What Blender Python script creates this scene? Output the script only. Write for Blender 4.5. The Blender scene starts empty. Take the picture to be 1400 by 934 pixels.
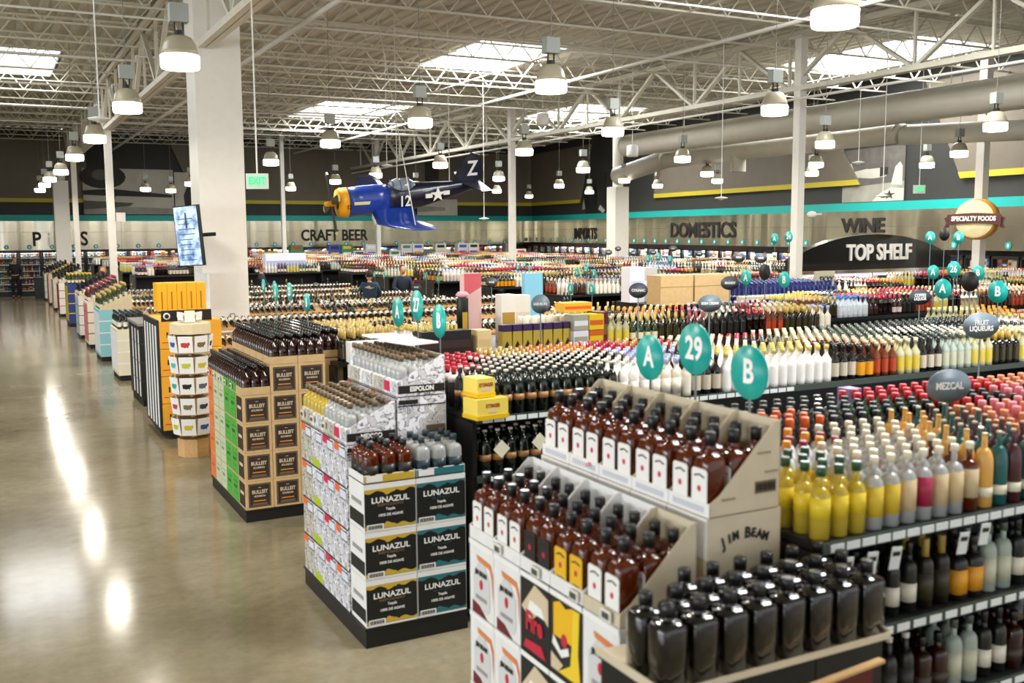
import bpy, math, random
import numpy as np
from mathutils import Matrix, Vector
random.seed(7); np.random.seed(7)
S = bpy.context.scene
COL = S.collection

# ------------------------------------------------------------------ camera, light, exposure
FPX = 1361.0
CAM_H = 2.7
YAW, PITCH, ROLL = math.radians(27.74), math.radians(6.31), math.radians(-0.327)
def cam_basis():
    cy, sy, cp, sp = math.cos(YAW), math.sin(YAW), math.cos(PITCH), math.sin(PITCH)
    f = Vector((sy * cp, cy * cp, -sp)); r = Vector((cy, -sy, 0)); u = r.cross(f)
    c, s = math.cos(ROLL), math.sin(ROLL)
    return c * r + s * u, -s * r + c * u, f
CR, CU, CF = cam_basis()
cam_data = bpy.data.cameras.new('camera')
cam_data.sensor_width = 36.0
cam_data.lens = FPX / 1400.0 * 36.0
cam_data.clip_end = 200
cam_data.dof.use_dof = True
cam_data.dof.focus_distance = 14.0
cam_data.dof.aperture_fstop = 2.2
cam = bpy.data.objects.new('camera', cam_data); COL.objects.link(cam)
m3 = Matrix((CR, CU, -CF)).transposed()
cam.matrix_world = Matrix.Translation((0, 0, CAM_H)) @ m3.to_4x4()
S.camera = cam

world = bpy.data.worlds.new('world'); S.world = world; world.use_nodes = True
bg = world.node_tree.nodes['Background']
bg.inputs[0].default_value = (0.93, 0.96, 1.0, 1); bg.inputs[1].default_value = 1.0
def area(name, loc, rot, sx, sy, power, color=(1, 1, 1)):
    l = bpy.data.lights.new(name, 'AREA'); l.shape = 'RECTANGLE'; l.size = sx; l.size_y = sy; l.energy = power; l.color = color
    o = bpy.data.objects.new(name, l); COL.objects.link(o); o.location = loc; o.rotation_euler = rot
    return o
LAMP_W = 46.0
# daylight through the roof openings (one lamp just under each opening) and the store front behind the camera
SKYLIGHTS = [(12.2, 24.3, 2.6, 4.2), (12.6, 37.3, 3.4, 5.2), (21.6, 19.8, 3.2, 5.4), (21.0, 34.0, 3.0, 5.5), (0.9, 30.5, 2.2, 4.6), (-2.2, 24.0, 2.4, 5.0), (-2.4, 14.0, 2.4, 5.0),
             (12.2, 11.0, 2.6, 4.2), (7.5, 3.0, 2.6, 4.2)]
for (sx, sy, sw, sl) in SKYLIGHTS:
    area('skylight_daylight', (sx, sy, 7.28), (0, 0, 0), sw * .9, sl * .9, 640 if sx > 3 else 130, (0.95, 0.97, 1.0))
# daylight from the glazed store front on the open side of the main aisle
area('store_front_daylight', (-15.6, 5.0, 2.6), (0, math.radians(-90), 0), 4.0, 22.0, 2000, (.86, .93, 1.0))
S.view_settings.view_transform = 'Standard'
S.view_settings.look = 'None'
S.view_settings.gamma = 1.0
S.view_settings.use_curve_mapping = False
S.view_settings.exposure = 0.36
c = S.cycles
c.max_bounces = 6; c.diffuse_bounces = 3; c.glossy_bounces = 3; c.transmission_bounces = 4; c.transparent_max_bounces = 6
c.sample_clamp_indirect = 6.0; c.caustics_reflective = False; c.caustics_refractive = False

# ------------------------------------------------------------------ helpers
def lin(h):
    if not isinstance(h, str): return tuple(h)
    v = [int(h[i:i + 2], 16) / 255 for i in (0, 2, 4)]
    return tuple(x / 12.92 if x <= .04045 else ((x + .055) / 1.055) ** 2.4 for x in v)
MATS = {}
def mat(name, col, rough=.5, metal=0, emit=0, trans=0, spec=.5, coat=0, noise=0, nscale=8.0, ior=1.45, bump=0, stretch=None):
    if name in MATS: return MATS[name]
    m = bpy.data.materials.new(name); m.use_nodes = True
    nt = m.node_tree; b = nt.nodes['Principled BSDF']; col = lin(col)
    b.inputs['Base Color'].default_value = (*col, 1)
    b.inputs['Roughness'].default_value = rough; b.inputs['Metallic'].default_value = metal
    b.inputs['Specular IOR Level'].default_value = spec; b.inputs['Coat Weight'].default_value = coat
    b.inputs['Transmission Weight'].default_value = trans; b.inputs['IOR'].default_value = ior
    if emit:
        b.inputs['Emission Color'].default_value = (*col, 1); b.inputs['Emission Strength'].default_value = emit
    if noise or bump:
        tc = nt.nodes.new('ShaderNodeTexCoord'); n = nt.nodes.new('ShaderNodeTexNoise')
        n.inputs['Scale'].default_value = nscale; n.inputs['Detail'].default_value = 5
        mp = nt.nodes.new('ShaderNodeMapping'); nt.links.new(tc.outputs['Object'], mp.inputs[0]); nt.links.new(mp.outputs[0], n.inputs['Vector'])
        if stretch: mp.inputs['Scale'].default_value = stretch
        if noise:
            r = nt.nodes.new('ShaderNodeValToRGB')
            r.color_ramp.elements[0].position = .3; r.color_ramp.elements[1].position = .7
            r.color_ramp.elements[0].color = (*[x * (1 - noise) for x in col], 1); r.color_ramp.elements[1].color = (*[min(1, x * (1 + noise)) for x in col], 1)
            nt.links.new(n.outputs[0], r.inputs[0]); nt.links.new(r.outputs[0], b.inputs['Base Color'])
        if bump:
            bp = nt.nodes.new('ShaderNodeBump'); bp.inputs['Strength'].default_value = bump; bp.inputs['Distance'].default_value = .02
            nt.links.new(n.outputs[0], bp.inputs['Height']); nt.links.new(bp.outputs[0], b.inputs['Normal'])
    MATS[name] = m
    return m
def tint_mat(name, rough, spec=.5, coat=0, metal=0):
    """product colours come from the mesh's own 'tint' attribute"""
    m = mat(name, 'ffffff', rough, spec=spec, coat=coat, metal=metal)
    a = m.node_tree.nodes.new('ShaderNodeAttribute'); a.attribute_name = 'tint'
    m.node_tree.links.new(a.outputs['Color'], m.node_tree.nodes['Principled BSDF'].inputs['Base Color'])
    return m

class MB:
    def __init__(s): s.v = []; s.f = []; s.m = []; s.sm = []; s.c = []
    def add(s, vs, fs, m=0, smooth=False, tint=None):
        o = len(s.v); s.v.extend([tuple(p) for p in vs])
        for f in fs: s.f.append([i + o for i in f]); s.m.append(m); s.sm.append(smooth); s.c.append(tint)
        return s
    def box(s, x0, x1, y0, y1, z0, z1, m=0, tint=None):
        vs = [(x, y, z) for z in (z0, z1) for y in (y0, y1) for x in (x0, x1)]
        return s.add(vs, [(0, 2, 3, 1), (4, 5, 7, 6), (0, 1, 5, 4), (2, 6, 7, 3), (0, 4, 6, 2), (1, 3, 7, 5)], m, False, tint)
    def bar(s, p, q, w, h=None, m=0, tint=None):
        h = h or w; p = Vector(p); q = Vector(q); d = (q - p).normalized()
        up = Vector((0, 0, 1)) if abs(d.z) < .95 else Vector((0, 1, 0))
        a = d.cross(up).normalized() * (w / 2); b = a.cross(d).normalized() * (h / 2)
        vs = [r + sa * a + sb * b for r in (p, q) for sa, sb in ((-1, -1), (1, -1), (1, 1), (-1, 1))]
        return s.add(vs, [(0, 1, 2, 3), (7, 6, 5, 4), (0, 4, 5, 1), (1, 5, 6, 2), (2, 6, 7, 3), (3, 7, 4, 0)], m, False, tint)
    def tube(s, p, q, r, n=8, m=0, r2=None, tint=None, cap=True):
        p = Vector(p); q = Vector(q); d = (q - p).normalized(); r2 = r if r2 is None else r2
        up = Vector((0, 0, 1)) if abs(d.z) < .95 else Vector((0, 1, 0))
        a = d.cross(up).normalized(); b = a.cross(d).normalized()
        vs = [o + (a * math.cos(t) + b * math.sin(t)) * rr for o, rr in ((p, r), (q, r2)) for t in [2 * math.pi * i / n for i in range(n)]]
        s.add(vs, [(i, i + n, (i + 1) % n + n, (i + 1) % n) for i in range(n)], m, True, tint)
        if cap: s.add(vs, [tuple(range(n)), tuple(range(2 * n - 1, n - 1, -1))], m, False, tint)
        return s
    def lathe(s, prof, n=12, m=0, c=(0, 0, 0), tint=None, e=2.0, sy=1.0, smooth=True, axis='z'):
        """prof: (r, z, [m], [tint]) rings; e: superellipse exponent of the section"""
        vs = []
        for pr in prof:
            r, z = pr[0], pr[1]
            for i in range(n):
                t = 2 * math.pi * (i + .5) / n; ct, st = math.cos(t), math.sin(t)
                k = (abs(ct) ** e + abs(st) ** e) ** (-1 / e)
                x, y = r * k * ct, r * k * st * sy
                if axis == 'z': vs.append((c[0] + x, c[1] + y, c[2] + z))
                elif axis == 'x': vs.append((c[0] + z, c[1] + x, c[2] + y))
                else: vs.append((c[0] + x, c[1] + z, c[2] + y))
        o = len(s.v); s.v.extend(vs)
        for j in range(len(prof) - 1):
            mm = prof[j][2] if len(prof[j]) > 2 and prof[j][2] is not None else m
            tt = prof[j][3] if len(prof[j]) > 3 else tint
            for i in range(n):
                a, b = j * n + i, j * n + (i + 1) % n
                s.f.append([o + a, o + b, o + b + n, o + a + n]); s.m.append(mm); s.sm.append(smooth); s.c.append(tt)
        L = len(prof) - 1
        for ring, mm in ((0, 0), (L, 1)):
            if prof[ring][0] > 1e-4:
                f = [o + ring * n + i for i in range(n)]
                if not mm: f = f[::-1]
                j = min(ring, L - 1)
                s.f.append(f); s.m.append(prof[j][2] if len(prof[j]) > 2 and prof[j][2] is not None else m); s.sm.append(False); s.c.append(prof[j][3] if len(prof[j]) > 3 else tint)
        return s
    def prism(s, pts, d, m=0, tint=None):
        """pts: 3-D polygon, d: extrusion vector"""
        n = len(pts); d = Vector(d); vs = [Vector(p) for p in pts] + [Vector(p) + d for p in pts]
        return s.add(vs, [tuple(range(n))[::-1], tuple(range(n, 2 * n))] + [(i, (i + 1) % n, (i + 1) % n + n, i + n) for i in range(n)], m, False, tint)
    def data(s, name, mats):
        me = bpy.data.meshes.new(name); me.from_pydata(s.v, [], s.f)
        for k in mats: me.materials.append(k)
        me.polygons.foreach_set('material_index', s.m); me.polygons.foreach_set('use_smooth', s.sm)
        if any(t is not None for t in s.c):
            at = me.attributes.new('tint', 'FLOAT_COLOR', 'CORNER'); cols = []
            for f, t in zip(s.f, s.c): cols.extend((*(t or (.8, .8, .8)), 1.0) * len(f))
            at.data.foreach_set('color', cols)
        me.validate(); me.update()
        return me
    def build(s, name, mats, parent=None, **kw):
        if not isinstance(mats, (list, tuple)): mats = [mats]
        return link(name, s.data(name, mats), parent, **kw)
def link(name, data, parent=None, loc=None, rot=None, label=None, cat=None, group=None, kind=None):
    o = bpy.data.objects.new(name, data); COL.objects.link(o)
    if parent is not None: o.parent = parent
    if loc is not None: o.location = loc
    if rot is not None: o.rotation_euler = rot
    return tag(o, label, cat, group, kind)
def tag(o, label=None, cat=None, group=None, kind=None):
    for k, v in (('label', label), ('category', cat), ('group', group), ('kind', kind)):
        if v: o[k] = v
    return o
def thing(name, label, cat, loc=(0, 0, 0), rot=(0, 0, 0), group=None): return link(name, None, None, loc, rot, label, cat, group)
KIDS = {}
def copy_tree(o, parent=None, loc=None, rot=None, label=None, group=None):
    c = o.copy(); COL.objects.link(c); c.parent = parent
    if loc is not None: c.location = loc
    if rot is not None: c.rotation_euler = rot
    if label: c['label'] = label
    if group: c['group'] = group
    for ch in KIDS.get(o.name) or list(o.children): copy_tree(ch, c)
    return c
def ordn(n):
    w = ['first', 'second', 'third', 'fourth', 'fifth', 'sixth', 'seventh', 'eighth', 'ninth', 'tenth', 'eleventh', 'twelfth']
    if n < 12: return w[n]
    n += 1
    return f"{n}{'th' if 10 <= n % 100 <= 20 else {1: 'st', 2: 'nd', 3: 'rd'}.get(n % 10, 'th')}"
_txt = {}
def text_data(s, size=1.0, bold=.0, depth=.002, m=None, sx=1.0, align='CENTER'):
    key = (s, size, bold, depth, m.name, sx, align)
    if key in _txt: return _txt[key]
    cu = bpy.data.curves.new('lettering', 'FONT'); cu.body = s; cu.size = size; cu.offset = bold; cu.extrude = depth
    cu.align_x = align; cu.align_y = 'CENTER'; cu.resolution_u = 3; cu.space_line = .85
    o = bpy.data.objects.new('t', cu); COL.objects.link(o)
    bpy.context.view_layer.update()
    me = bpy.data.meshes.new_from_object(o.evaluated_get(bpy.context.evaluated_depsgraph_get()))
    bpy.data.objects.remove(o)
    me.transform(Matrix.Diagonal((sx, 1, 1, 1)))
    me.materials.clear(); me.materials.append(m); me.name = 'lettering'
    _txt[key] = me
    return me
# orientation of lettering that reads from -Y (faces the camera side) and from -X (faces the main aisle)
RY = (math.pi / 2, 0, 0)
RX = (math.pi / 2, 0, -math.pi / 2)

TEAL, WHITE, BLACK = '12a79d', 'f2f0ea', '161616'
M_white = mat('white_paint', 'e9e4d8', .5, noise=.03, nscale=3)
M_steel = mat('painted_steel', 'cfcab8', .45, noise=.05, nscale=5)
M_black = mat('black_plastic', '131413', .4)
M_blackmetal = mat('black_metal_shelving', '171716', .45, noise=.1, nscale=12)
M_kraft = mat('kraft_board', 'c9a877', .75, noise=.06, nscale=14)
M_kraftl = mat('pale_kraft_board', 'd9c8a4', .75, noise=.05, nscale=14)
M_card = mat('white_carton', 'eceae6', .55, noise=.03, nscale=10)
M_ink = mat('black_ink', '191512', .6)
M_red = mat('red_ink', 'c9243f', .5)
M_whiteink = mat('white_ink', 'f5f3ee', .5)
M_gold = mat('gold_ink', 'c8a436', .4)
M_teal = mat('teal_enamel', TEAL, .35)
M_tealband = mat('teal_paint', '0ea39a', .5)
M_grey = mat('grey_sign', '6e7c84', .45)
M_dgrey = mat('dark_grey_sign', '50565a', .45)
M_chrome = mat('chrome', 'd8d8d4', .2, metal=1)
M_wood = mat('pale_wood', 'cda36c', .6, noise=.12, nscale=6, stretch=(1, 8, 8))
M_lens = mat('lamp_lens_glow', 'fff6e4', .3, emit=9)
M_prod = tint_mat('printed_package', .5)
M_glassy = tint_mat('glazed_bottle', .12, coat=.4)
M_skin = mat('skin', 'c89678', .5)
M_tag = mat('price_ticket', 'dfe4e2', .5)
# ------------------------------------------------------------------ structure
def struct(name, mb, mats, parent=None, **kw): return mb.build(name, mats, parent, kind='structure', **kw)
# polished concrete floor
fm = mat('polished_concrete', '958e78', .22, spec=.22)
nt = fm.node_tree; bs = nt.nodes['Principled BSDF']; tc = nt.nodes.new('ShaderNodeTexCoord')
def noise(scale, detail, rough=.5, vec=None):
    n = nt.nodes.new('ShaderNodeTexNoise'); n.inputs['Scale'].default_value = scale; n.inputs['Detail'].default_value = detail; n.inputs['Roughness'].default_value = rough
    nt.links.new(vec or tc.outputs['Object'], n.inputs['Vector']); return n
def ramp(src, stops):
    r = nt.nodes.new('ShaderNodeValToRGB'); nt.links.new(src, r.inputs[0])
    while len(r.color_ramp.elements) < len(stops): r.color_ramp.elements.new(.5)
    for e, (p, col) in zip(r.color_ramp.elements, stops): e.position = p; e.color = (*lin(col), 1)
    return r
n1 = noise(.55, 8, .62); r1 = ramp(n1.outputs[0], [(.28, '6e644c'), (.48, '8d836a'), (.62, '9b9179'), (.8, '878575')])
n2 = noise(9, 6, .7); r2 = ramp(n2.outputs[0], [(.3, 'c9c4b8'), (.7, 'ffffff')])
mx = nt.nodes.new('ShaderNodeMix'); mx.data_type = 'RGBA'; mx.blend_type = 'MULTIPLY'; mx.inputs[0].default_value = .55
nt.links.new(r1.outputs[0], mx.inputs[6]); nt.links.new(r2.outputs[0], mx.inputs[7]); nt.links.new(mx.outputs[2], bs.inputs['Base Color'])
n3 = noise(1.3, 5); r3 = nt.nodes.new('ShaderNodeMapRange'); r3.inputs['To Min'].default_value = .09; r3.inputs['To Max'].default_value = .19
nt.links.new(n3.outputs[0], r3.inputs[0]); nt.links.new(r3.outputs[0], bs.inputs['Roughness'])
struct('floor', MB().box(-16, 34, -8, 50, -.2, 0), fm)

# glazed store front at the open side (outside the photograph, it lets the daylight in)
wf = MB()
for yy in range(-6, 17, 2): wf.box(-15.75, -15.65, yy - .04, yy + .04, .5, 4.7)
wf.box(-15.75, -15.65, -6, 16, .45, .55); wf.box(-15.75, -15.65, -6, 16, 4.65, 4.75)
struct('window_1', wf, M_steel)
# walls: dark paint, raised taupe panels with a yellow lower edge, teal band, brushed steel fascia, black cooler fronts
M_dark = mat('charcoal_wall_paint', '2e2e2a', .6, noise=.06, nscale=2)
M_taupe = mat('taupe_wall_paint', '6b6253', .6, noise=.05, nscale=2)
M_yellow = mat('yellow_wall_paint', 'bfae2a', .5)
M_fascia = mat('brushed_steel', 'bcb6a2', .24, metal=1, noise=.05, nscale=.9, stretch=(1.2, 1.2, .04), bump=1.0)
_nt = M_fascia.node_tree; _pb = _nt.nodes['Principled BSDF'];
_pb.inputs['Roughness'].default_value = .2
for n_ in _nt.nodes:
    if n_.type == 'BUMP': n_.inputs['Distance'].default_value = .2
    if n_.type == 'TEX_NOISE': n_.inputs['Detail'].default_value = .6
def wall_run(side, L, o, ang, zt, taupes, hdr):
    """a wall along local +x of length L, its face looking to local -y"""
    w = struct('wall_' + side, MB().box(0, L, 0, .3, 0, zt), M_dark, loc=o, rot=(0, 0, ang))
    MB().box(0, L, -.06, 0, 3.27, 3.54).build('teal_band', M_tealband, w)
    MB().box(0, L, -.45, 0, hdr, 3.27).build('steel_fascia', M_fascia, w)
    s = MB()
    x = 1.2
    while x < L: s.box(x - .006, x + .006, -.453, -.45, hdr, 3.27); x += 2.9
    s.box(0, L, -.453, -.45, 2.78, 2.79)
    s.build('fascia_seam', mat('steel_seam', '6d6858', .4, metal=.6), w)
    for (x0, x1, sl0, sl1, zb, ztp) in taupes:
        MB().prism([(x0, -.12, zb), (x1, -.12, zb), (x1 + sl1, -.12, ztp), (x0 - sl0, -.12, ztp)], (0, .119, 0)).build('taupe_panel', M_taupe, w)
        dz = .17
        MB().prism([(x0, -.135, zb), (x1, -.135, zb), (x1 - .001 + sl1 * dz / (ztp - zb), -.135, zb + dz), (x0 - sl0 * dz / (ztp - zb), -.135, zb + dz)], (0, .014, 0)).build('yellow_edge', M_yellow, w)
    return w
WZ = 7.3
wb = wall_run('back', 45, (-16, 49.0, 0), 0, WZ, [(0, 20.2, 0, 0, 4.1, 6.9), (25.0, 32.7, 1.2, 0, 4.1, 6.9), (32.7, 36.6, 0, 0, 4.1, 6.9), (37.4, 45, 0, 0, 4.1, 6.9)], 2.0)
AX, AY, BX, BY = 27.1, 49.0, 24.0, 17.0
RL = math.hypot(BX - AX, BY - AY); RA = math.atan2(BY - AY, BX - AX)
RWL = RL + 3.3
def rw(d, off=0, z=0):
    """point at distance d along the side wall from the far corner, off metres out from its face into the shop"""
    ux, uy = (BX - AX) / RL, (BY - AY) / RL
    return (AX + ux * d + uy * off, AY + uy * d - ux * off, z)
wr = wall_run('right', RWL, (AX, AY, 0), RA, WZ, [(0, 6.2, 0, 1.1, 4.1, 6.9), (13.5, 26.2, 0, -2.2, 4.1, 6.9), (30.2, RWL, 1.4, 0, 4.1, 6.9)], 2.12)
ex, ey, _ = rw(RWL)
struct('wall_near_corner', MB().box(ex - .1, ex + 9, ey - .6, ey, 0, WZ), M_dark)
nearc = struct('wall_side_return', MB().box(0, .5, -14, 0, 0, WZ), M_dark, loc=(ex + .9, ey - .6, 0))
MB().box(-.02, 0, -14, 0, 3.4, 3.8).build('teal_band', M_tealband, nearc)
MB().box(-.02, 0, -14, 0, 4.7, 4.9).build('yellow_edge', M_yellow, nearc)
struct('wall_left', MB().box(-16.3, -16, -8, 49, 0, WZ), M_white)

# ceiling: corrugated deck with openings for the roof lights
M_deck = mat('painted_roof_deck', 'c6c1b2', .55, noise=.05, nscale=2)
deck = MB(); P = .36
prof = [(0, 0), (.12, 0), (.16, .075), (.32, .075)]
xs = []
x = -16.0
while x < 32: xs += [(x + a, b) for a, b in prof]; x += P
rows = sorted({-8.0, 49.3} | {v for s in SKYLIGHTS for v in (s[1] - s[3] / 2, s[1] + s[3] / 2)})
for y0, y1 in zip(rows, rows[1:]):
    ym = (y0 + y1) / 2
    holes = [(s[0] - s[2] / 2, s[0] + s[2] / 2) for s in SKYLIGHTS if abs(ym - s[1]) < s[3] / 2]
    o = len(deck.v)
    for (x, h) in xs: deck.v += [(x, y0, 7.3 + h), (x, y1, 7.3 + h)]
    for i in range(len(xs) - 1):
        xm = (xs[i][0] + xs[i + 1][0]) / 2
        if any(a < xm < b for a, b in holes): continue
        deck.f.append([o + 2 * i, o + 2 * i + 1, o + 2 * i + 3, o + 2 * i + 2]); deck.m.append(0); deck.sm.append(False); deck.c.append(None)
struct('ceiling', deck, M_deck)
roof_top = MB().box(-16, 32, -8, 49.3, 8.3, 8.4)
M_sky = mat('skylight_diffuser', 'f4f7ff', .5, emit=3.0)
M_curb = mat('skylight_curb', 'ece9e2', .5)
for (sx, sy, sw, sl) in SKYLIGHTS:
    k = struct('skylight_window', MB().box(-sw / 2, sw / 2, -sl / 2, sl / 2, .3, .33), M_sky, loc=(sx, sy, 7.3))
    fr = MB()
    for a in (-1, 1):
        fr.box(a * sw / 2 - .04, a * sw / 2 + .04, -sl / 2, sl / 2, 0, .34); fr.box(-sw / 2, sw / 2, a * sl / 2 - .04, a * sl / 2 + .04, 0, .34)
    fr.build('skylight_frame', M_curb, k)
# roof steel
G1, G2, ZT = 3.3, 16.6, 7.05
def girder(x, zb, y0, y1, w=.09):
    b = MB()
    for s in (-1, 1):
        b.box(x + s * .07 - .045, x + s * .07 + .045, y0, y1, ZT - .02, ZT + .1); b.box(x + s * .06 - .05, x + s * .06 + .05, y0, y1, zb - .06, zb + .05)
    y, k, st = y0, 0, 1.75
    while y + st <= y1 + .1:
        za, zc = (ZT, zb) if k % 2 == 0 else (zb, ZT)
        b.bar((x, y, za), (x, y + st, zc), w, .07)
        if k % 2 == 0: b.bar((x, y + st, zb), (x, y + st, ZT), .07, .05)
        else: b.bar((x, y + st, ZT), (x, y + st - .02, zb), .05, .05) if k % 4 == 1 else None
        y += st; k += 1
    struct('girder_beam', b, M_steel)
girder(G1, 5.72, -1.0, 48.7)
girder(G2, 5.9, 2.0, 48.7, .11)
girder(-9.6, 5.8, 2.0, 48.7)
def joist_data(L):
    b = MB(); h = .52
    b.box(0, L, -.04, .04, h - .04, h); b.box(0, L, -.035, .035, 0, .035)
    n = int(L / .78); st = L / n
    for i in range(n):
        a, c2 = i * st, (i + .5) * st
        b.bar((a, 0, h - .02), (c2, 0, .02), .024); b.bar((c2, 0, .02), (a + st, 0, h - .02), .024)
    return b.data('joist_beam', [M_steel])
spans = [(-16, -9.7), (-9.5, 3.2), (3.4, 16.5), (16.7, 24.0)]
jd = {sp: joist_data(sp[1] - sp[0]) for sp in spans}
y = 5.2; k = 0
while y < 48.6:
    for sp in spans:
        link('joist_beam', jd[sp], None, (sp[0], y, 6.75), kind='structure')
    y += 2.05; k += 1
# bridging and sprinkler pipes along the building
for (x, z, r) in [(-4.5, 6.78, .02), (-1.0, 6.78, .02), (7.4, 6.78, .022), (11.9, 6.78, .022), (20.5, 6.78, .02)]:
    struct('bridging_beam', MB().tube((x, 4, z), (x, 48.8, z), r, 6), M_steel)
M_pipe = mat('white_pipe', 'dedbd2', .4)
def pipe(pts, r, name='sprinkler_pipe', label='white sprinkler pipe slung under the roof joists', cat='pipe', group=None):
    b = MB()
    for p, q in zip(pts, pts[1:]): b.tube(p, q, r, 8)
    return b.build(name, M_pipe, label=label, cat=cat, group=group)
pipe([(5.3, 3, 6.45), (5.3, 48.6, 6.45)], .05, label='white sprinkler main running along the roof beside the square clad column')
pipe([(13.6, 5, 6.55), (13.6, 48.6, 6.55)], .045, label='white sprinkler main running along the roof before the large grey duct')
pipe([(-1.2, 8, 6.3), (-1.2, 48.6, 6.3)], .05, label='white sprinkler main over the open main aisle')
for i, y in enumerate((14.0, 18.6, 23.2, 27.8, 32.4, 37.0)):
    pipe([(-9, y, 6.4), (3.1, y, 6.4), (3.1, y, 6.5), (16.2, y, 6.5)], .022, label=f'thin white sprinkler branch pipe crossing the roof, {ordn(i)} from the shop front', group='sprinkler branch pipes')
# conduit hung from the near girder
MB().tube((16.3, 4, 5.62), (16.3, 48, 5.62), .03).build('electrical_conduit', M_pipe, label='grey conduit hung below the girder that the slim columns carry', cat='conduit')
# steel columns
M_col = mat('column_paint', 'e6e1d6', .45, noise=.02)
def scolumn(x, y, w, zt=7.0):
    b = MB().box(x - w / 2, x + w / 2, y - w / 2, y + w / 2, 0, zt); b.box(x - w, x + w, y - w, y + w, zt, zt + .03)
    return struct('steel_column', b, M_col)
for x, y, w, zt in [(G2, 17.4, .2, 7.0), (G2, 31.5, .2, 7.0), (G2, 45.2, .2, 7.0), (G1, 31.4, .2, 5.65), (G1, 44.0, .2, 5.65), (11.9, 44.6, .17, 7), (22.0, 16.7, .22, 7)]: scolumn(x, y, w, zt)
# the large square clad column with its switch
cc = struct('clad_column', MB().box(3.13, 3.87, 16.85, 17.6, 0, 6.9), M_col)
sw = MB().box(3.545, 3.625, 16.835, 16.85, 1.24, 1.37).build('switch_plate', mat('switch_plate', '8c8a80', .5), label='small grey switch plate on the square clad column', cat='switch')
MB().box(3.56, 3.61, 16.825, 16.835, 1.28, 1.35).build('rocker', M_white, sw)
struct('clad_column', MB().box(2.66, 3.26, 46.6, 47.2, 0, 4.95), M_col)
MB().tube((2.96, 46.9, 4.95), (3.0, 46.9, 5.6), .2, 12).tube((3.0, 46.9, 5.6), (4.0, 46.9, 6.6), .2, 12).build('bent_duct', M_steel, label='bent grey duct rising from the top of the far clad column', cat='duct')
struct('clad_column', MB().box(21.05, 21.65, 31.6, 32.2, 0, 4.35), M_col)
MB().tube((21.35, 31.9, 4.35), (21.35, 31.9, 6.9), .2, 14).build('round_riser_duct', M_steel, label='round grey riser duct on top of the short square column', cat='duct')
# ducts
M_duct = mat('duct_paint', 'b9b3a2', .5, noise=.04, nscale=3)
b = MB()
seg = 0; y = 8.0
while y < 25.2:
    b.tube((18, y, 5.35), (18, y + 1.5, 5.35), .34, 28, cap=False); b.tube((18, y - .02, 5.35), (18, y + .03, 5.35), .35, 28, cap=False); y += 1.5
b.lathe([(.34, 26.0), (.32, 26.15), (.2, 26.2), (0, 26.22)], 28, 0, (18, .3, 5.35), axis='y')
b.tube((18, 26.0, 5.35), (18, 26.3, 5.35), .34, 28)
big = b.build('air_duct', M_duct, label='large round grey duct running under the roof trusses', cat='duct')
for i, y in enumerate((10, 14.5, 19, 23.5)):
    MB().bar((18, y, 5.68), (18, y, 7.0), .012).build('hanger', M_steel, big)
b = MB()
b.tube((19.6, 17.2, 5.0), (19.6, 26.5, 4.95), .24, 20); b.tube((19.6, 17.2, 4.95), (21.6, 14.6, 4.95), .24, 20); b.tube((19.6, 23, 5.0), (19.6, 23, 4.4), .22, 16); b.tube((19.6, 17.2, 5.0), (19.6, 17.1, 4.95), .25, 20)
b.tube((19.6, 26.5, 5.0), (19.6, 29.3, 4.6), .3, 18)
b.build('branch_duct', M_duct, label='smaller pale duct with an elbow running behind the large round duct', cat='duct')
for (x, y, z) in [(14.9, 21.6, 4.6), (16.6, 11.4, 4.95), (11.9, 21, 5.2)]:
    g = MB().lathe([(.14, 0), (.15, .05), (.15, .27), (.1, .3)], 14).build('air_sensor', M_pipe, loc=(x, y, z), label={14.9: 'white canister hanging under the open end of the large duct', 16.6: 'white canister on a wire beside the large duct near the frame edge', 11.9: 'white canister hanging between the pendant lamps in mid roof'}[x], cat='sensor', group='hanging white canisters')
    MB().bar((0, 0, .3), (0, 0, 7 - z), .01).build('wire', M_steel, g)
# roof fan boxes in the dark corner
MB().box(-2.6, -.6, 38, 40, 5.6, 6.5).build('air_handler', mat('air_handler_grey', '77756c', .5), label='grey air handler box high above the far end of the main aisle', cat='air handler')
# ------------------------------------------------------------------ pendant lamps
LZ = 4.33
lamp = thing('pendant_lamp', 'l', 'lamp', group='pendant shop lamps')
M_shade = mat('ribbed_lamp_reflector', 'a89f86', .35, spec=.6)
b = MB().lathe([(.075, .32), (.12, .3), (.155, .24), (.175, .17), (.185, .13), (.18, .13), (.165, .18), (.1, .29)], 24)
b.build('lamp_shade', M_shade, lamp)
b = MB().lathe([(.0, -.012), (.12, -.01), (.18, 0), (.188, .02), (.19, .12), (.185, .13)], 24)
b.build('lens', M_lens, lamp)
b = MB().tube((0, 0, .32), (0, 0, .37), .05, 12)
for a in (-.04, .04): b.bar((a, 0, .37), (a, 0, .45), .014)
b.build('socket', M_blackmetal, lamp)
MB().box(-.09, .09, -.06, .06, .45, .63).build('ballast_box', mat('ballast_grey', '9fa39c', .45), lamp)
MB().tube((0, 0, .63), (0, 0, 2.6), .005, 5).build('rod', mat('dull_rod', '7c786c', .5), lamp)
LAMPS = []
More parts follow.
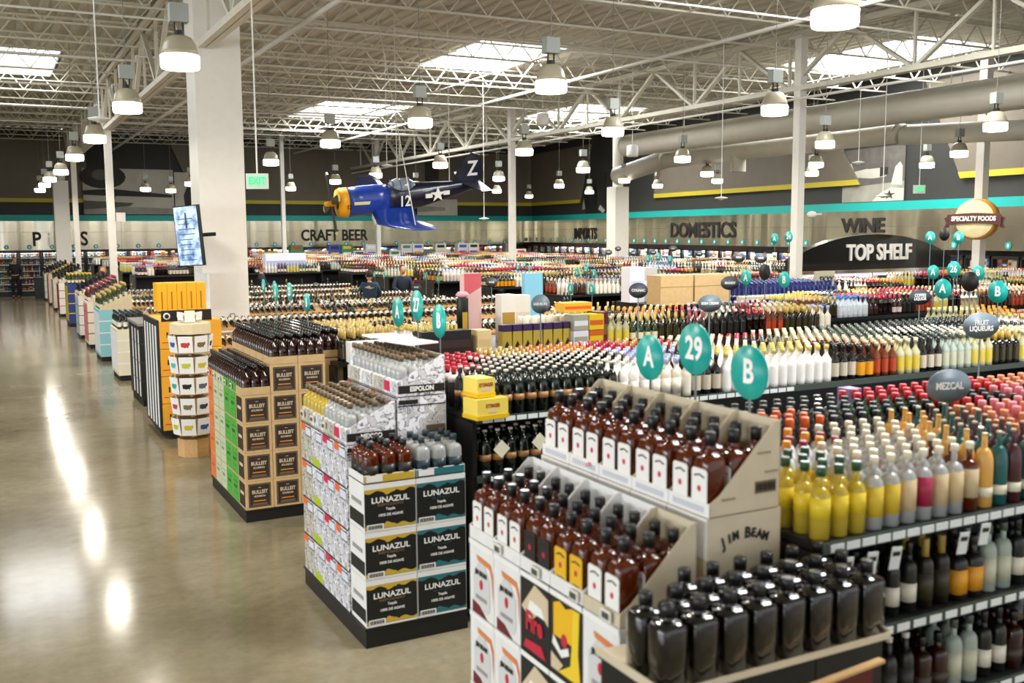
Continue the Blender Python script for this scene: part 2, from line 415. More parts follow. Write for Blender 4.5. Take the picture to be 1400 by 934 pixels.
for line, pts in {
    'over the main aisle': [(1.82, 5.9), (1.82, 10.53), (1.81, 14.6), (1.85, 19.6), (1.88, 24.55), (1.96, 30.4), (1.9, 34.6), (1.95, 38.7), (2.0, 43.2)],
    'in the second line from the main aisle': [(6.17, 6.1), (6.02, 10.42), (6.13, 14.7), (5.98, 18.83), (6.25, 24.4), (6.3, 30.0), (6.4, 36.0), (5.6, 41.0), (6.7, 42)],
    'in the third line from the main aisle': [(10.07, 11.06), (9.68, 14.63), (10.37, 19.1), (10.42, 23.7), (10.5, 28.7), (10.56, 32.8), (10.6, 38.5)],
    'in the fourth line from the main aisle': [(15.1, 11.25), (15.0, 15.0), (14.9, 19.5), (14.9, 24.0), (14.8, 29.0), (14.8, 36)],
    'in the fifth line from the main aisle': [(19.73, 15.6), (19.5, 19.8), (19.5, 24.3), (19.4, 28.6), (19.3, 32.8), (19.3, 38)],
    'in the line beside the steel fascia wall': [(22.4, 18.7), (22.4, 22.9), (22.6, 27.6), (22.9, 31.5), (23.6, 37.5), (23.6, 43)]}.items():
    for i, (x, y) in enumerate(pts): LAMPS.append((x, y, f'dome pendant lamp {line}, {ordn(i)} from the shop front'))
for i, (x, y, lb) in enumerate(LAMPS):
    if i == 0: o = lamp; o.location = (x, y, LZ); o['label'] = lb
    else: o = copy_tree(lamp, None, (x, y, LZ), None, lb)
    l = bpy.data.lights.new('lamp_light', 'AREA'); l.shape = 'DISK'; l.size = .34; l.energy = LAMP_W; l.color = (1, .93, .8)
    lo = bpy.data.objects.new('lamp_light', l); COL.objects.link(lo); lo.location = (x, y, LZ - .04)
# round discs and small spots on thin rods
hd = [(1.35, 13.6, 4.08, 'beside the near aisle lamps'), (16.9, 15.9, 4.1, 'below the large duct'), (14.2, 17.2, 3.35, 'in front of the domestics fascia'), (16.9, 15.2, 3.36, 'in front of the wine fascia'), (12.0, 24.4, 3.0, 'near the imports fascia'), (8.4, 22.2, 4.2, 'behind the model plane')]
for i, (x, y, z, w) in enumerate(hd):
    o = MB().lathe([(.0, 0), (.03, 0), (.05, .02), (.13, .035), (.14, .055), (.05, .075), (.015, .08)], 18).build('ceiling_rod_disc', M_pipe, loc=(x, y, z), label='white disc fitting on a long thin rod ' + w, cat='ceiling fitting', group='disc fittings on rods')
    MB().tube((0, 0, .08), (0, 0, 6.8 - z), .009, 6).build('rod', M_pipe, o)
# exit signs
def exit_sign(x, y, z, lb, s=1.0, face=True):
    o = MB().box(-.17 * s, .17 * s, -.03, .03, -.12 * s, .12 * s).build('exit_sign', mat('exit_housing', 'c9cfc4', .5), loc=(x, y, z), rot=(0, 0, -.35), label=lb, cat='exit sign')
    MB().box(-.14 * s, .14 * s, -.034, -.03, -.09 * s, .09 * s).build('face_plate', mat('exit_face', 'a8d4b4', .4), o)
    link('lettering', text_data('EXIT', .16 * s, .004, .002, mat('exit_green', '2fd07c', .4, emit=.9), .8), o, (0, -.037, 0), RY)
    MB().tube((0, 0, .12 * s), (0, 0, 6.8 - z), .01, 6).build('rod', M_pipe, o)
exit_sign(3.0, 12.4, 3.33, 'green lit exit sign hanging beside the square clad column', .78)
exit_sign(18.0, 15.2, 3.56, 'green exit sign on a rod before the steel fascia wall', .75)
# security mirror-like fixtures on poles and small wall boxes
MB().lathe([(0, 0), (.09, .01), (.12, .07), (.08, .13), (0, .15)], 14).box(-.02, .3, -.02, .02, .06, .1).build('security_camera', M_pipe, loc=(16.9, 17.25, 2.98), label='white dome camera on the slim column before the wine fascia', cat='camera')
MB().box(-.12, .12, -.1, .1, 0, .26).build('speaker_box', M_pipe, loc=(3.55, 31.3, 3.05), label='small white speaker box on the slim column by the murals', cat='speaker')

# ------------------------------------------------------------------ wall lettering and cooler number discs
def wall_sign(s, d, z, size, lb, right=False, sx=.85, m=M_ink, off=.464):
    me = text_data(s, size, .021, .012, m, sx * .97)
    if right:
        o = link('wall_lettering', me, None, rw(d, off, z), (math.pi / 2, 0, RA), lb, 'sign')
    else:
        o = link('wall_lettering', me, None, (d, 49 - off, z), RY, lb, 'sign')
    return o
wall_sign('P', 2.0, 2.45, .86, 'black letter P on the steel fascia behind the slim columns')
wall_sign('i', 2.5, 2.45, .86, 'pale letter i beside the clad column on the steel fascia', m=M_whiteink)
wall_sign('K  S', 3.5, 2.46, .86, 'black letters K and S beyond the clad column on the fascia')
wall_sign('CRAFT BEER', 15.52, 2.54, .76, 'black craft beer lettering on the fascia below the model plane')
def rd(px, z=2.6):
    d = CR * ((px - 700) / FPX) + CF; ux, uy = (BX - AX) / RL, (BY - AY) / RL
    # intersect with the side wall line
    t = (AX * uy - AY * ux) / (d.x * uy - d.y * ux)
    return math.hypot(d.x * t - AX, d.y * t - AY)
wall_sign('IMPORTS', rd(811), 2.55, .74, 'black imports lettering on the fascia beside the short square column', True, .85)
wall_sign('DOMESTICS', rd(970), 2.68, .82, 'black domestics lettering on the long steel fascia', True, 1.1)
wall_sign('WINE', rd(1190), 2.8, .6, 'black wine lettering on the fascia above the top shelf sign', True, 1.25)
disc = thing('cooler_number_disc', 'd', 'number disc', group='cooler door number discs')
MB().lathe([(.1, 0), (.1, .015)], 16, axis='y').build('disc_face', M_tealband, disc)
MB().box(-.03, .03, -.006, 0, -.045, .045).build('numeral', M_whiteink, disc)
# ------------------------------------------------------------------ wall coolers
CARTON_COLS = ['e8e4da', 'd8d4cc', 'b8342c', 'c8b13a', '3a6ab0', '2c8a4a', 'e0cfa0', 'f0f0f0', '7a8a98', 'c96a2a', '20406a', 'dcd8e8', 'a8c8d8']
def cooler_data(seed, bottles, w=.86, h=1.98):
    r = random.Random(seed)
    fr = MB()
    fr.box(-w / 2, -w / 2 + .05, 0, .1, 0, h); fr.box(w / 2 - .05, w / 2, 0, .1, 0, h); fr.box(-w / 2, w / 2, 0, .1, h - .07, h); fr.box(-w / 2, w / 2, 0, .1, 0, .22)
    fr.box(-w / 2, w / 2, .55, .58, 0, h)
    sh = MB(); st = MB()
    for k in range(6):
        z = .24 + k * .285
        sh.box(-w / 2 + .05, w / 2 - .05, .12, .5, z - .02, z)
        sh.box(-w / 2 + .05, w / 2 - .05, .105, .12, z - .03, z + .012, 1)
        x = -w / 2 + .07
        while x < w / 2 - .09:
            if bottles:
                cb = lin(r.choice(['3b2a18', '2a3b20', 'b8a878', 'e5e0d5', '1c1c1c', 'caa25a', '5d2018'])); cl = lin(r.choice(['e9e6dc', 'd8d2c0', 'b33', 'c8b45a', '4a7ab0'] if 0 else ['e9e6dc', 'd8d2c0', 'b03030', 'c8b45a', '4a7ab0']))
                st.lathe([(.027, 0, 0, cb), (.027, .04, 0, cl), (.027, .12, 0, cb), (.012, .17, 0, cl), (.012, .215, 0, cl)], 6, 0, (x + .03, .16, z)); x += .066
            else:
                ww = r.uniform(.12, .26); hh = r.uniform(.15, .24)
                t = lin(r.choice(CARTON_COLS))
                st.box(x, min(x + ww, w / 2 - .06), .14, .4, z, z + hh, 0, t); st.box(x + .02, min(x + ww, w / 2 - .06) - .02, .135, .14, z + hh * .35, z + hh * .7, 0, lin(r.choice(CARTON_COLS))); x += ww + .012
    return fr.data('door_frame', [M_black]), sh.data('shelf', [M_blackmetal, M_tag]), st.data('stock', [M_prod])
CD = [cooler_data(i, i < 3) for i in range(8)]
CG = MB().box(-.38, .38, .03, .036, .22, 1.91).data('glass_door', [mat('cooler_glass', 'ffffff', .02, trans=1, ior=1.05, spec=.3)])
HN = MB().box(.33, .35, -.03, 0, .8, 1.3).data('handle', [M_chrome])
def cooler(loc, ang, i, lb):
    v = CD[i]
    t = thing('wall_cooler', lb, 'cooler', loc, (0, 0, ang), 'reach-in coolers along the walls')
    link('door_frame', v[0], t); link('shelf', v[1], t); s = link('stock', v[2], t); s['kind'] = 'stuff'
    link('handle', HN, t)
n = 0
x = -1.0
while x < 25.8:
    cooler((x, 48.42, 0), 0, (n % 3) if x < 7 else 3 + (n * 7) % 5, f'black framed glass door cooler in the back wall, {ordn(n)} from the aisle end')
    o = (disc if n == 0 else None) or copy_tree(disc)
    o.location = (x, 48.53, 2.14); o['label'] = f'small teal number disc above the {ordn(n)} back wall cooler'; disc['group'] = 'cooler door number discs'
    x += .9; n += 1
d = .7; k = 0
while d < RWL - .8:
    p = rw(d, .56)
    cooler((p[0], p[1], 0), RA, 3 + (k * 3) % 5, f'black framed glass door cooler in the side wall, {ordn(k)} from the far corner')
    copy_tree(disc, None, rw(d, .47, 2.26), (0, 0, RA), f'small teal number disc above the {ordn(k)} side wall cooler')
    d += .9; k += 1
cl = bpy.data.lights.new('cooler_light', 'AREA'); cl.shape = 'RECTANGLE'; cl.size = 26; cl.size_y = .1; cl.energy = 260
lo = bpy.data.objects.new('cooler_light', cl); COL.objects.link(lo); lo.location = (12, 48.58, 1.9)
cl2 = cl.copy(); lo = bpy.data.objects.new('cooler_light', cl2); COL.objects.link(lo); p = rw(17, .42, 1.9); lo.location = p; lo.rotation_euler = (0, 0, RA)

# ------------------------------------------------------------------ murals (printed black and white aircraft scenes)
M_mg = mat('mural_sky_print', '8f8d80', .6, noise=.2, nscale=1.5)
M_mg2 = mat('mural_bright_print', 'bdb9a8', .6, noise=.08, nscale=2)
M_md = mat('mural_dark_print', '2a2825', .6, noise=.2, nscale=3)
M_mm = mat('mural_mid_print', '5c5850', .6, noise=.2, nscale=4)
def mural(loc, ang, w, h, base, shapes, lb):
    t = thing('wall_mural', lb, 'mural', loc, (0, 0, ang))
    MB().box(0, w, -.03, 0, 0, h).build('printed_panel', base, t)
    for i, (nm, pts, m) in enumerate(shapes): MB().prism([(x * w, -.032 - .001 * i, z * h) for x, z in pts][::-1], (0, .002, 0)).build(nm, m, t)
def ell(cx, cy, rx, ry, n=18, a0=0): return [(cx + rx * math.cos(a0 + 2 * math.pi * i / n), cy + ry * math.sin(a0 + 2 * math.pi * i / n)) for i in range(n)]
# plane nose and two airmen walking
mural((4.0, 48.84, 3.58), 0, 3.9, 2.05, M_mg2, [
    ('printed_ground', [(0, 0), (1, 0), (1, .13), (0, .2)], M_mg), ('engine_cowl', ell(.22, .82, .25, .26), M_md), ('engine_ring', ell(.2, .86, .1, .12), M_mm),
    ('wing', [(0, .52), (.3, .56), (.98, .44), (.98, .38), (.35, .4), (0, .42)], M_md), ('wheel', ell(.3, .2, .055, .11), M_md), ('wheel_hub', ell(.3, .2, .02, .04), M_mg2),
    ('strut', [(.27, .25), (.33, .25), (.36, .5), (.3, .5)], M_md), ('belly', [(0, .1), (.5, .18), (.55, .25), (0, .3)], M_mm),
    ], 'black and white mural of an aircraft nose and wheel behind the slim columns')
mural((7.95, 48.83, 3.58), 0, 2.3, 1.95, M_mg2, [
    ('airman_body', [(.2, .05), (.3, .05), (.33, .35), (.38, .05), (.48, .05), (.47, .6), (.4, .68), (.25, .68), (.17, .45)], M_md), ('airman_head', ell(.33, .77, .07, .08), M_mm), ('airman_cap', [(.24, .8), (.42, .8), (.4, .88), (.26, .88)], M_md),
    ('second_airman_body', [(.58, .05), (.68, .05), (.71, .35), (.76, .05), (.86, .05), (.88, .45), (.96, .5), (.9, .62), (.8, .7), (.62, .7), (.54, .45)], M_mm), ('second_airman_head', ell(.7, .8, .07, .08), M_md), ('second_airman_cap', [(.62, .84), (.8, .84), (.78, .91), (.64, .91)], M_mg)],
    'black and white mural panel of two airmen walking side by side')
mural((20.1, 48.8, 3.56), 0, 2.3, .85, M_mg2, [('wing', [(0, .2), (.7, .3), (.7, .5), (0, .6)], M_mg)], 'pale mural corner showing below the model plane')
d0, d1 = rd(795), rd(828)
mural(rw(d0, .02, 3.56), RA, d1 - d0, 1.9, M_md, [('crew_group', [(.15, .0), (.2, .5), (.3, .6), (.36, .3), (.45, .2), (.5, .7), (.6, .8), (.68, .55), (.7, .1), (.9, .3), (1, .1), (1, 0)], M_black), ('bright_patch', [(.05, .1), (.12, .4), (.2, .12)], M_mg), ('second_patch', [(.72, .1), (.8, .2), (1, .06), (.9, 0)], M_mg2)], 'dark mural of a group of crewmen beside the short square column')
d0, d1 = rd(1147), rd(1230)
mural(rw(d0, .02, 3.56), RA, d1 - d0, 1.65, M_mm, [
    ('horizon_haze', [(0, 0), (1, 0), (1, .35), (0, .28)], M_mg), ('fuselage', [(.1, .52), (.2, .58), (.42, .62), (.62, .63), (.74, .6), (.75, .5), (.7, .45), (.5, .43), (.2, .47)], M_mg2), ('tail_fin', [(.07, .5), (.1, .74), (.15, .74), (.2, .56)], M_mg2),
    ('canopy', [(.42, .61), (.46, .68), (.6, .68), (.64, .62)], M_mm), ('engine', [(.62, .63), (.75, .62), (.75, .49), (.62, .45)], M_md), ('near_tail', [(.8, .3), (.86, .62), (.93, .7), (.97, .62), (.97, .28)], M_mg2), ('near_fuselage', [(.5, 0), (.65, .16), (.8, .24), (1, .22), (1, 0)], M_mg2),
    ('roundel_star', [(.78 + (.1 if i % 2 == 0 else .035) * math.cos(math.pi / 2 + i * math.pi / 5), .11 + (.1 if i % 2 == 0 else .035) * math.sin(math.pi / 2 + i * math.pi / 5)) for i in range(10)], M_md)],
    'black and white mural of a propeller plane in flight above the teal band')
# ------------------------------------------------------------------ bottles
M_amber = mat('amber_spirit_glass', '6e2c0a', .05, trans=.4, ior=1.4, coat=.4)
M_clearg = mat('clear_spirit_glass', 'f4f7f4', .03, trans=.62, ior=1.3, coat=.5)
M_goldg = mat('golden_spirit_glass', 'efcf45', .06, trans=.45, ior=1.3, coat=.3)
M_rye = mat('dark_whiskey_glass', '3a140a', .08, trans=.35, ior=1.4, coat=.4)
M_blackg = mat('near_black_bottle_glass', '120f0c', .06, coat=.7)
M_darkg = mat('dark_green_bottle_glass', '141b12', .1, coat=.4)
def solid(c, rough=.35): return mat('glaze_' + c, c, rough, coat=.2)
SKU = {}
def sku(key, kind, desc, h, r, body, cap, label, neck=.3, sh0=.55, sh1=.7, cap0=.86, lab=(.12, .48), e=2.0, capr=None, glass=None, front='all', sy=1.0):
    SKU[key] = dict(kind=kind, desc=desc, h=h, r=r, body=lin(body), cap=lin(cap), label=lin(label) if label else None, neck=neck * r, sh0=sh0, sh1=sh1, cap0=cap0, lab=lab, e=e, capr=(capr or neck + .06) * r, glass=glass, hexs=(body, cap, label), front=front, sy=sy)
def rings(k, low=False):
    h, r = k['h'], k['r']; B, Cc, L = k['body'], k['cap'], k['label'] or k['body']
    l0, l1 = k['lab']
    p = [] if low else [(r * .92, 0, 0, B)]
    p += [(r, 0 if low else .012 * h, 0, B), (r, l0 * h, 0, L), (r, l1 * h, 0, B), (r, k['sh0'] * h, 0, B), (k['neck'], k['sh1'] * h, 0, B)]
    p += [(k['neck'], k['cap0'] * h, 0, Cc), (k['capr'], k['cap0'] * h + .001, 0, Cc), (k['capr'], h, 0, Cc)] if not low else [(k['capr'], k['cap0'] * h, 0, Cc), (k['capr'], h, 0, Cc)]
    return p
_mid = {}
def mid_data(key):
    if key not in _mid:
        k = SKU[key]; _mid[key] = MB().lathe(rings(k), 12, 0, e=k['e'], sy=k['sy']).data(k['kind'], [M_glassy])
    return _mid[key]
_low = {}
def low_arrays(key):
    if key not in _low:
        k = SKU[key]; b = MB().lathe(rings(k, True), 6, 0)
        _low[key] = (np.array(b.v), [f for f in b.f], b.c)
    return _low[key]
_near = {}
def near_root(key):
    """glass body with its cap, label and seal as children"""
    if key in _near: return _near[key]
    k = SKU[key]; h, r = k['h'], k['r']; g = k['glass'] or solid(k['hexs'][0])
    n = 20; e = k['e']; sy = k['sy']
    s0, s1 = k['sh0'] * h, k['sh1'] * h
    prof = [(r * .9, 0), (r, .01 * h), (r, s0)] + [(k['neck'] + (r - k['neck']) * math.cos(t * math.pi / 2), s0 + (s1 - s0) * math.sin(t * math.pi / 2)) for t in (.3, .6, .85)] + [(k['neck'], s1), (k['neck'], k['cap0'] * h), (k['neck'], k['cap0'] * h + .005)]
    root = MB().lathe(prof, n, 0, e=e, sy=sy).build(k['kind'], g)
    ck = MB().lathe([(k['capr'], k['cap0'] * h), (k['capr'], h - .003), (k['capr'] * .85, h)], 14).build('cap', solid(k['hexs'][1], .4), root)
    kids = [ck]
    if k['label']:
        l0, l1 = k['lab'][0] * h, k['lab'][1] * h; lm = solid(k['hexs'][2], .55)
        if k['front'] == 'all':
            kids.append(MB().lathe([(r + .0008, l0), (r + .0008, l1)], n, 0, e=e, sy=sy).build('label', lm, root))
        else:   # a flat front label, with a shape of its own
            w = r * .93; c = .01
            fx = k['front']
            def pt(a, z): return (-r - .0012, -a, z) if fx == 'x' else (a, -r * sy - .0012, z)
            d = (.0012, 0, 0) if fx == 'x' else (0, .0012, 0)
            pts = [pt(-w + c, l0), pt(w - c, l0), pt(w, l0 + c), pt(w, l1 - c), pt(w - c, l1), pt(-w + c, l1), pt(-w, l1 - c), pt(-w, l0 + c)]
            lb = MB().prism(pts, d).build('label', lm, root); kids.append(lb)
            zc = (l0 + l1) / 2
            MB().prism([pt(.011 * math.cos(t), zc + .013 * math.sin(t)) for t in [i * math.pi / 6 for i in range(12)]], tuple(-v for v in d)).build('red_seal', M_red, lb)
            MB().prism([pt(-w * .7, l1 - .03), pt(0, l1 - .02), pt(w * .7, l1 - .03), pt(w * .6, l1 - .036), pt(0, l1 - .027), pt(-w * .6, l1 - .036)], tuple(-v for v in d)).build('arched_print', M_ink, lb)
            MB().prism([pt(-w * .55, l0 + .018), pt(w * .55, l0 + .018), pt(w * .55, l0 + .024), pt(-w * .55, l0 + .024)], tuple(-v for v in d)).build('print_line', M_ink, lb)
    KIDS[root.name] = kids
    root['category'] = 'bottle'
    _near[key] = [root, False]
    return _near[key]
sku('jb', 'whiskey_bottle', 'square amber whiskey bottle, white label', .325, .052, '3a140a', '171717', 'f3efe9', .34, .6, .74, .83, (.06, .56), 4.5, .44, M_amber, 'x')
sku('jbfire', 'whiskey_bottle', 'amber whiskey bottle with black label', .325, .052, '4a160c', '171717', '1c1614', .34, .6, .74, .83, (.1, .55), 4.5, .44, M_amber, 'x')
sku('jbhoney', 'whiskey_bottle', 'amber whiskey bottle with yellow label', .325, .052, '6a2c0c', '171717', 'e9b51d', .34, .6, .74, .83, (.1, .55), 4.5, .44, M_amber, 'x')
sku('jager', 'black_liqueur_bottle', 'square black liqueur bottle', .285, .055, '100d0b', '100f0d', None, .36, .7, .8, .84, (.1, .5), 5, .44, M_blackg)
sku('rye', 'rye_whiskey_bottle', 'dark flask-shaped whiskey bottle', .27, .045, '2a0e08', '111211', '3a2a20', .3, .62, .74, .84, (.12, .35), 2.4, .42, M_rye)
sku('espo', 'tequila_bottle', 'clear tequila bottle', .27, .043, 'c9d3d0', '6e5a40', 'd8dcdc', .34, .6, .72, .86, (.1, .4), 2.0, .48, M_clearg)
sku('espor', 'tequila_bottle', 'pale amber tequila bottle', .27, .043, 'b88a48', '6e5a40', 'd9c9a0', .34, .6, .72, .86, (.1, .4), 2.0, .48, M_goldg)
sku('lunag', 'tequila_bottle', 'amber tequila bottle', .255, .05, '9a6420', '1a1916', '1a1914', .3, .62, .76, .84, (.08, .42), 3.5, .46, M_amber)
sku('lunac', 'tequila_bottle', 'clear tequila bottle, blue label', .255, .05, '9fb0ac', '2c3c44', '182a30', .3, .62, .76, .84, (.08, .42), 3.5, .46, M_clearg)
# nearest shelf run
sku('t_green', 'tequila_bottle', 'golden tequila bottle, green cap', .3, .041, 'e0bb30', '1c4a32', 'e8c928', .32, .55, .72, .87, (.3, .58), 2, .5, M_goldg)
sku('t_corky', 'tequila_bottle', 'clear bottle, cream stopper, yellow label', .31, .043, 'cfd3b8', 'e9dcc0', 'd6b52c', .3, .6, .74, .9, (.18, .6), 2, .44, M_clearg)
sku('t_corkb', 'tequila_bottle', 'clear bottle, cream stopper, tan label', .31, .043, 'cfd3c4', 'e9dcc0', 'd0b68a', .3, .6, .74, .9, (.18, .62), 2, .44, M_clearg)
sku('t_corkr', 'tequila_bottle', 'clear bottle, cream stopper, crimson label', .31, .043, 'cfd3c4', 'e9dcc0', 'a01840', .3, .6, .74, .9, (.2, .62), 2, .44, M_clearg)
sku('t_corka', 'tequila_bottle', 'amber bottle, cream stopper, tan label', .31, .043, '8a4a20', 'e9dcc0', 'c9b48c', .3, .6, .74, .9, (.2, .62), 2, .44, M_amber)
sku('m_orange', 'painted_bottle', 'tall matt orange bottle', .34, .042, 'e0a850', 'd9a050', 'e9e2c8', .3, .56, .8, .97, (.15, .28), 2, .32)
sku('m_teal', 'painted_bottle', 'tall matt teal bottle', .34, .042, '1f5a58', 'c9b890', 'e9e2c8', .3, .56, .8, .97, (.15, .28), 2, .32)
sku('m_maroon', 'painted_bottle', 'tall matt maroon bottle', .34, .042, '4a1f22', 'c99a84', 'e9e2c8', .3, .56, .8, .97, (.15, .28), 2, .32)
sku('t_round', 'tequila_bottle', 'clear bottle, copper neck band', .3, .046, 'b89a80', 'c9773c', 'b02020', .34, .5, .7, .8, (.1, .4), 2, .44, M_clearg)
sku('v_orange', 'vodka_bottle', 'white bottle, orange cap', .31, .04, 'dfe2e4', 'f0931e', 'dfe2e4', .34, .6, .75, .86, (.1, .5), 2, .5)
sku('v_dorange', 'liqueur_bottle', 'dark bottle, orange cap', .33, .04, '2a1a12', 'e0601c', '3a2a1a', .34, .6, .75, .84, (.1, .5), 2, .52)
sku('v_stripe', 'vodka_bottle', 'white bottle, dark red cap', .3, .04, 'e6e2e0', '8c1830', 'e6c9cc', .34, .6, .75, .88, (.1, .5), 2, .48)
sku('g_black', 'liqueur_bottle', 'black bottle, black cap', .32, .042, '141616', '1c1e1e', '20282a', .36, .62, .76, .85, (.1, .5), 2, .5)
sku('g_red', 'liqueur_bottle', 'green bottle, red cap', .33, .042, '0f5a30', 'd01c2c', '1a6a3a', .36, .6, .76, .84, (.1, .5), 2, .52)
sku('p_pink', 'liqueur_bottle', 'pink capped fruit liqueur bottle', .33, .044, 'c98a80', 'e0848c', 'e0a890', .36, .58, .74, .82, (.1, .5), 2, .5)
sku('p_copper', 'liqueur_bottle', 'bottle with copper striped neck', .32, .044, '8a3020', 'd8855a', 'c9a060', .36, .58, .74, .8, (.1, .5), 2, .48)
# second run
sku('bailey', 'cream_liqueur_bottle', 'dark cream liqueur bottle, tan label', .31, .042, '14130f', 'dcd2c0', 'b08050', .38, .5, .78, .95, (.3, .44), 2, .44, M_darkg)
sku('kred', 'liqueur_bottle', 'dark bottle, red and white cap', .29, .042, '1d0e0c', 'c41c34', 'e8e0dc', .4, .58, .72, .86, (.62, .8), 2, .5)
sku('whitel', 'rum_bottle', 'slim white bottle', .3, .038, 'efeae2', 'f3f0ea', 'e2d9cc', .36, .62, .78, .9, (.1, .5), 2, .42)
sku('lavcap', 'vodka_bottle', 'cream bottle, lavender cap', .3, .042, 'e6dcc8', 'a9aede', 'efe6d4', .36, .58, .72, .86, (.1, .5), 2, .5)
sku('goldcap', 'rum_bottle', 'white rum bottle, gold cap', .31, .045, 'eeeae4', 'c9b050', 'f2efe8', .34, .6, .75, .87, (.1, .5), 2, .46)
sku('darkwh', 'liqueur_bottle', 'dark bottle, pale label', .3, .04, '191614', '181614', 'cfc4ae', .34, .6, .75, .87, (.12, .5), 2, .46)
sku('orangel', 'liqueur_bottle', 'dark bottle, orange label', .28, .045, '1a1512', '28201a', 'e09a1c', .36, .58, .7, .85, (.1, .5), 2.8, .5)
sku('redl', 'liqueur_bottle', 'amber bottle, red label', .3, .04, '6a3218', 'c9a888', 'b04428', .34, .6, .75, .87, (.12, .5), 2, .46)
sku('gincl', 'gin_bottle', 'clear gin bottle', .31, .04, 'a8b4a8', '4a5048', 'c9c9b0', .34, .6, .75, .87, (.12, .5), 2, .46)
sku('ginye', 'gin_bottle', 'pale gin bottle, yellow label', .31, .042, 'bcb890', 'd8cfa8', 'd8c04a', .34, .6, .75, .87, (.12, .5), 2, .46)
sku('orcap', 'brandy_bottle', 'dark bottle, long orange capsule', .31, .038, '20140e', 'd8813a', '4a2a18', .34, .6, .74, .76, (.12, .5), 2, .42)
sku('redcap', 'brandy_bottle', 'dark bottle, long crimson capsule', .31, .038, '1c120e', 'b02038', '50301c', .34, .6, .74, .76, (.12, .5), 2, .42)
sku('olive', 'brandy_bottle', 'dark bottle, olive gold capsule', .31, .038, '1c1a10', 'b89a48', '3a3420', .34, .6, .74, .72, (.12, .5), 2, .44)
sku('whcap', 'vodka_bottle', 'dark bottle, white cap', .31, .04, '161514', 'e6e0d4', '2a2622', .34, .58, .74, .92, (.12, .5), 2, .42)
sku('bluecap', 'vodka_bottle', 'clear bottle, blue cap', .3, .04, 'cdd6dc', '3a70b8', 'e4e8ea', .34, .6, .75, .86, (.12, .5), 2, .48)
sku('blueb', 'vodka_bottle', 'deep blue vodka bottle', .32, .04, '14205c', '1c2a6a', 'c8ccd8', .34, .6, .78, .9, (.25, .35), 2, .42)
sku('winer', 'wine_bottle', 'dark wine bottle, pale label', .31, .037, '141712', '1a1414', 'e6dfcc', .38, .6, .74, .82, (.15, .42), 2, .42)
sku('winey', 'wine_bottle', 'green wine bottle, gold foil', .31, .038, '2a3a1a', 'c8ac4c', 'e8dcb8', .38, .55, .78, .68, (.12, .36), 2, .42)
sku('pinkb', 'wine_bottle', 'wine bottle, pink foil', .31, .038, '3a2020', 'a83a4c', 'f0d8d0', .38, .55, .78, .72, (.12, .36), 2, .42)

REQ = []     # (distance, sku, x, y, z, rot, run, row, col)
def visible(x, y, z, mg=60):
    v = Vector((x, y, z - CAM_H)); d = v.dot(CF)
    if d < .6: return None
    px, py = 700 + FPX * v.dot(CR) / d, 467 - FPX * v.dot(CU) / d
    return d if -mg < px < 1400 + mg and -mg < py < 934 + mg else None
def put(key, x, y, z, run, row, col, rot=0.0):
    d = visible(x, y, z + .2)
    if d: REQ.append((d, key, x, y, z, rot, run, row, col))
def flush():
    REQ.sort(key=lambda r: r[0]); cnt = {}; rest = {}
    for d, key, x, y, z, rot, run, row, col in REQ:
        k = SKU[key]; kind = k['kind']; cnt[kind] = cnt.get(kind, 0) + 1
        lb = f"{k['desc']} {run}, {row if isinstance(row, str) else ordn(row) + ' row'}, {ordn(col)} along"
        for w_ in ((' the ', ' '), (' along', ''), (' the ', ' '), (' on ', ' '), (' bottle', ' bottle'), (' of ', ' ')):
            if len(lb.replace('-', ' ').split()) <= 15: break
            lb = lb.replace(w_[0], w_[1], 1)
        grp = f"{k['desc']}s {run}"
        if cnt[kind] > 290: rest.setdefault(kind, []).append((key, x, y, z)); continue
        if d < 7.6:
            nr = near_root(key)
            if not nr[1]:
                nr[1] = True; o = nr[0]; o.location = (x, y, z); o.rotation_euler = (0, 0, rot); tag(o, lb, 'bottle', grp)
            else: copy_tree(nr[0], None, (x, y, z), (0, 0, rot), lb, grp)
        else:
            link(kind, mid_data(key), None, (x, y, z), (0, 0, rot), lb, 'bottle', grp)
    for kind, L in rest.items():
        V, F, T, o = [], [], [], 0
        for key, x, y, z in L:
            vs, fs, cs = low_arrays(key)
            V.append(vs + np.array((x, y, z))); F += [[i + o for i in f] for f in fs]; T += cs; o += len(vs)
        me = bpy.data.meshes.new(kind); me.from_pydata(np.concatenate(V).tolist(), [], F); me.materials.append(M_glassy)
        at = me.attributes.new('tint', 'FLOAT_COLOR', 'CORNER'); cc_ = []
        for f, t in zip(F, T): cc_.extend((*t, 1.0) * len(f))
        at.data.foreach_set('color', cc_); me.polygons.foreach_set('use_smooth', [len(f) == 4 for f in F]); me.update()
        link(kind, me, label=f"the many further {kind.replace('_', ' ')}s crowded on the distant shelf tops", cat='bottle', kind='stuff')

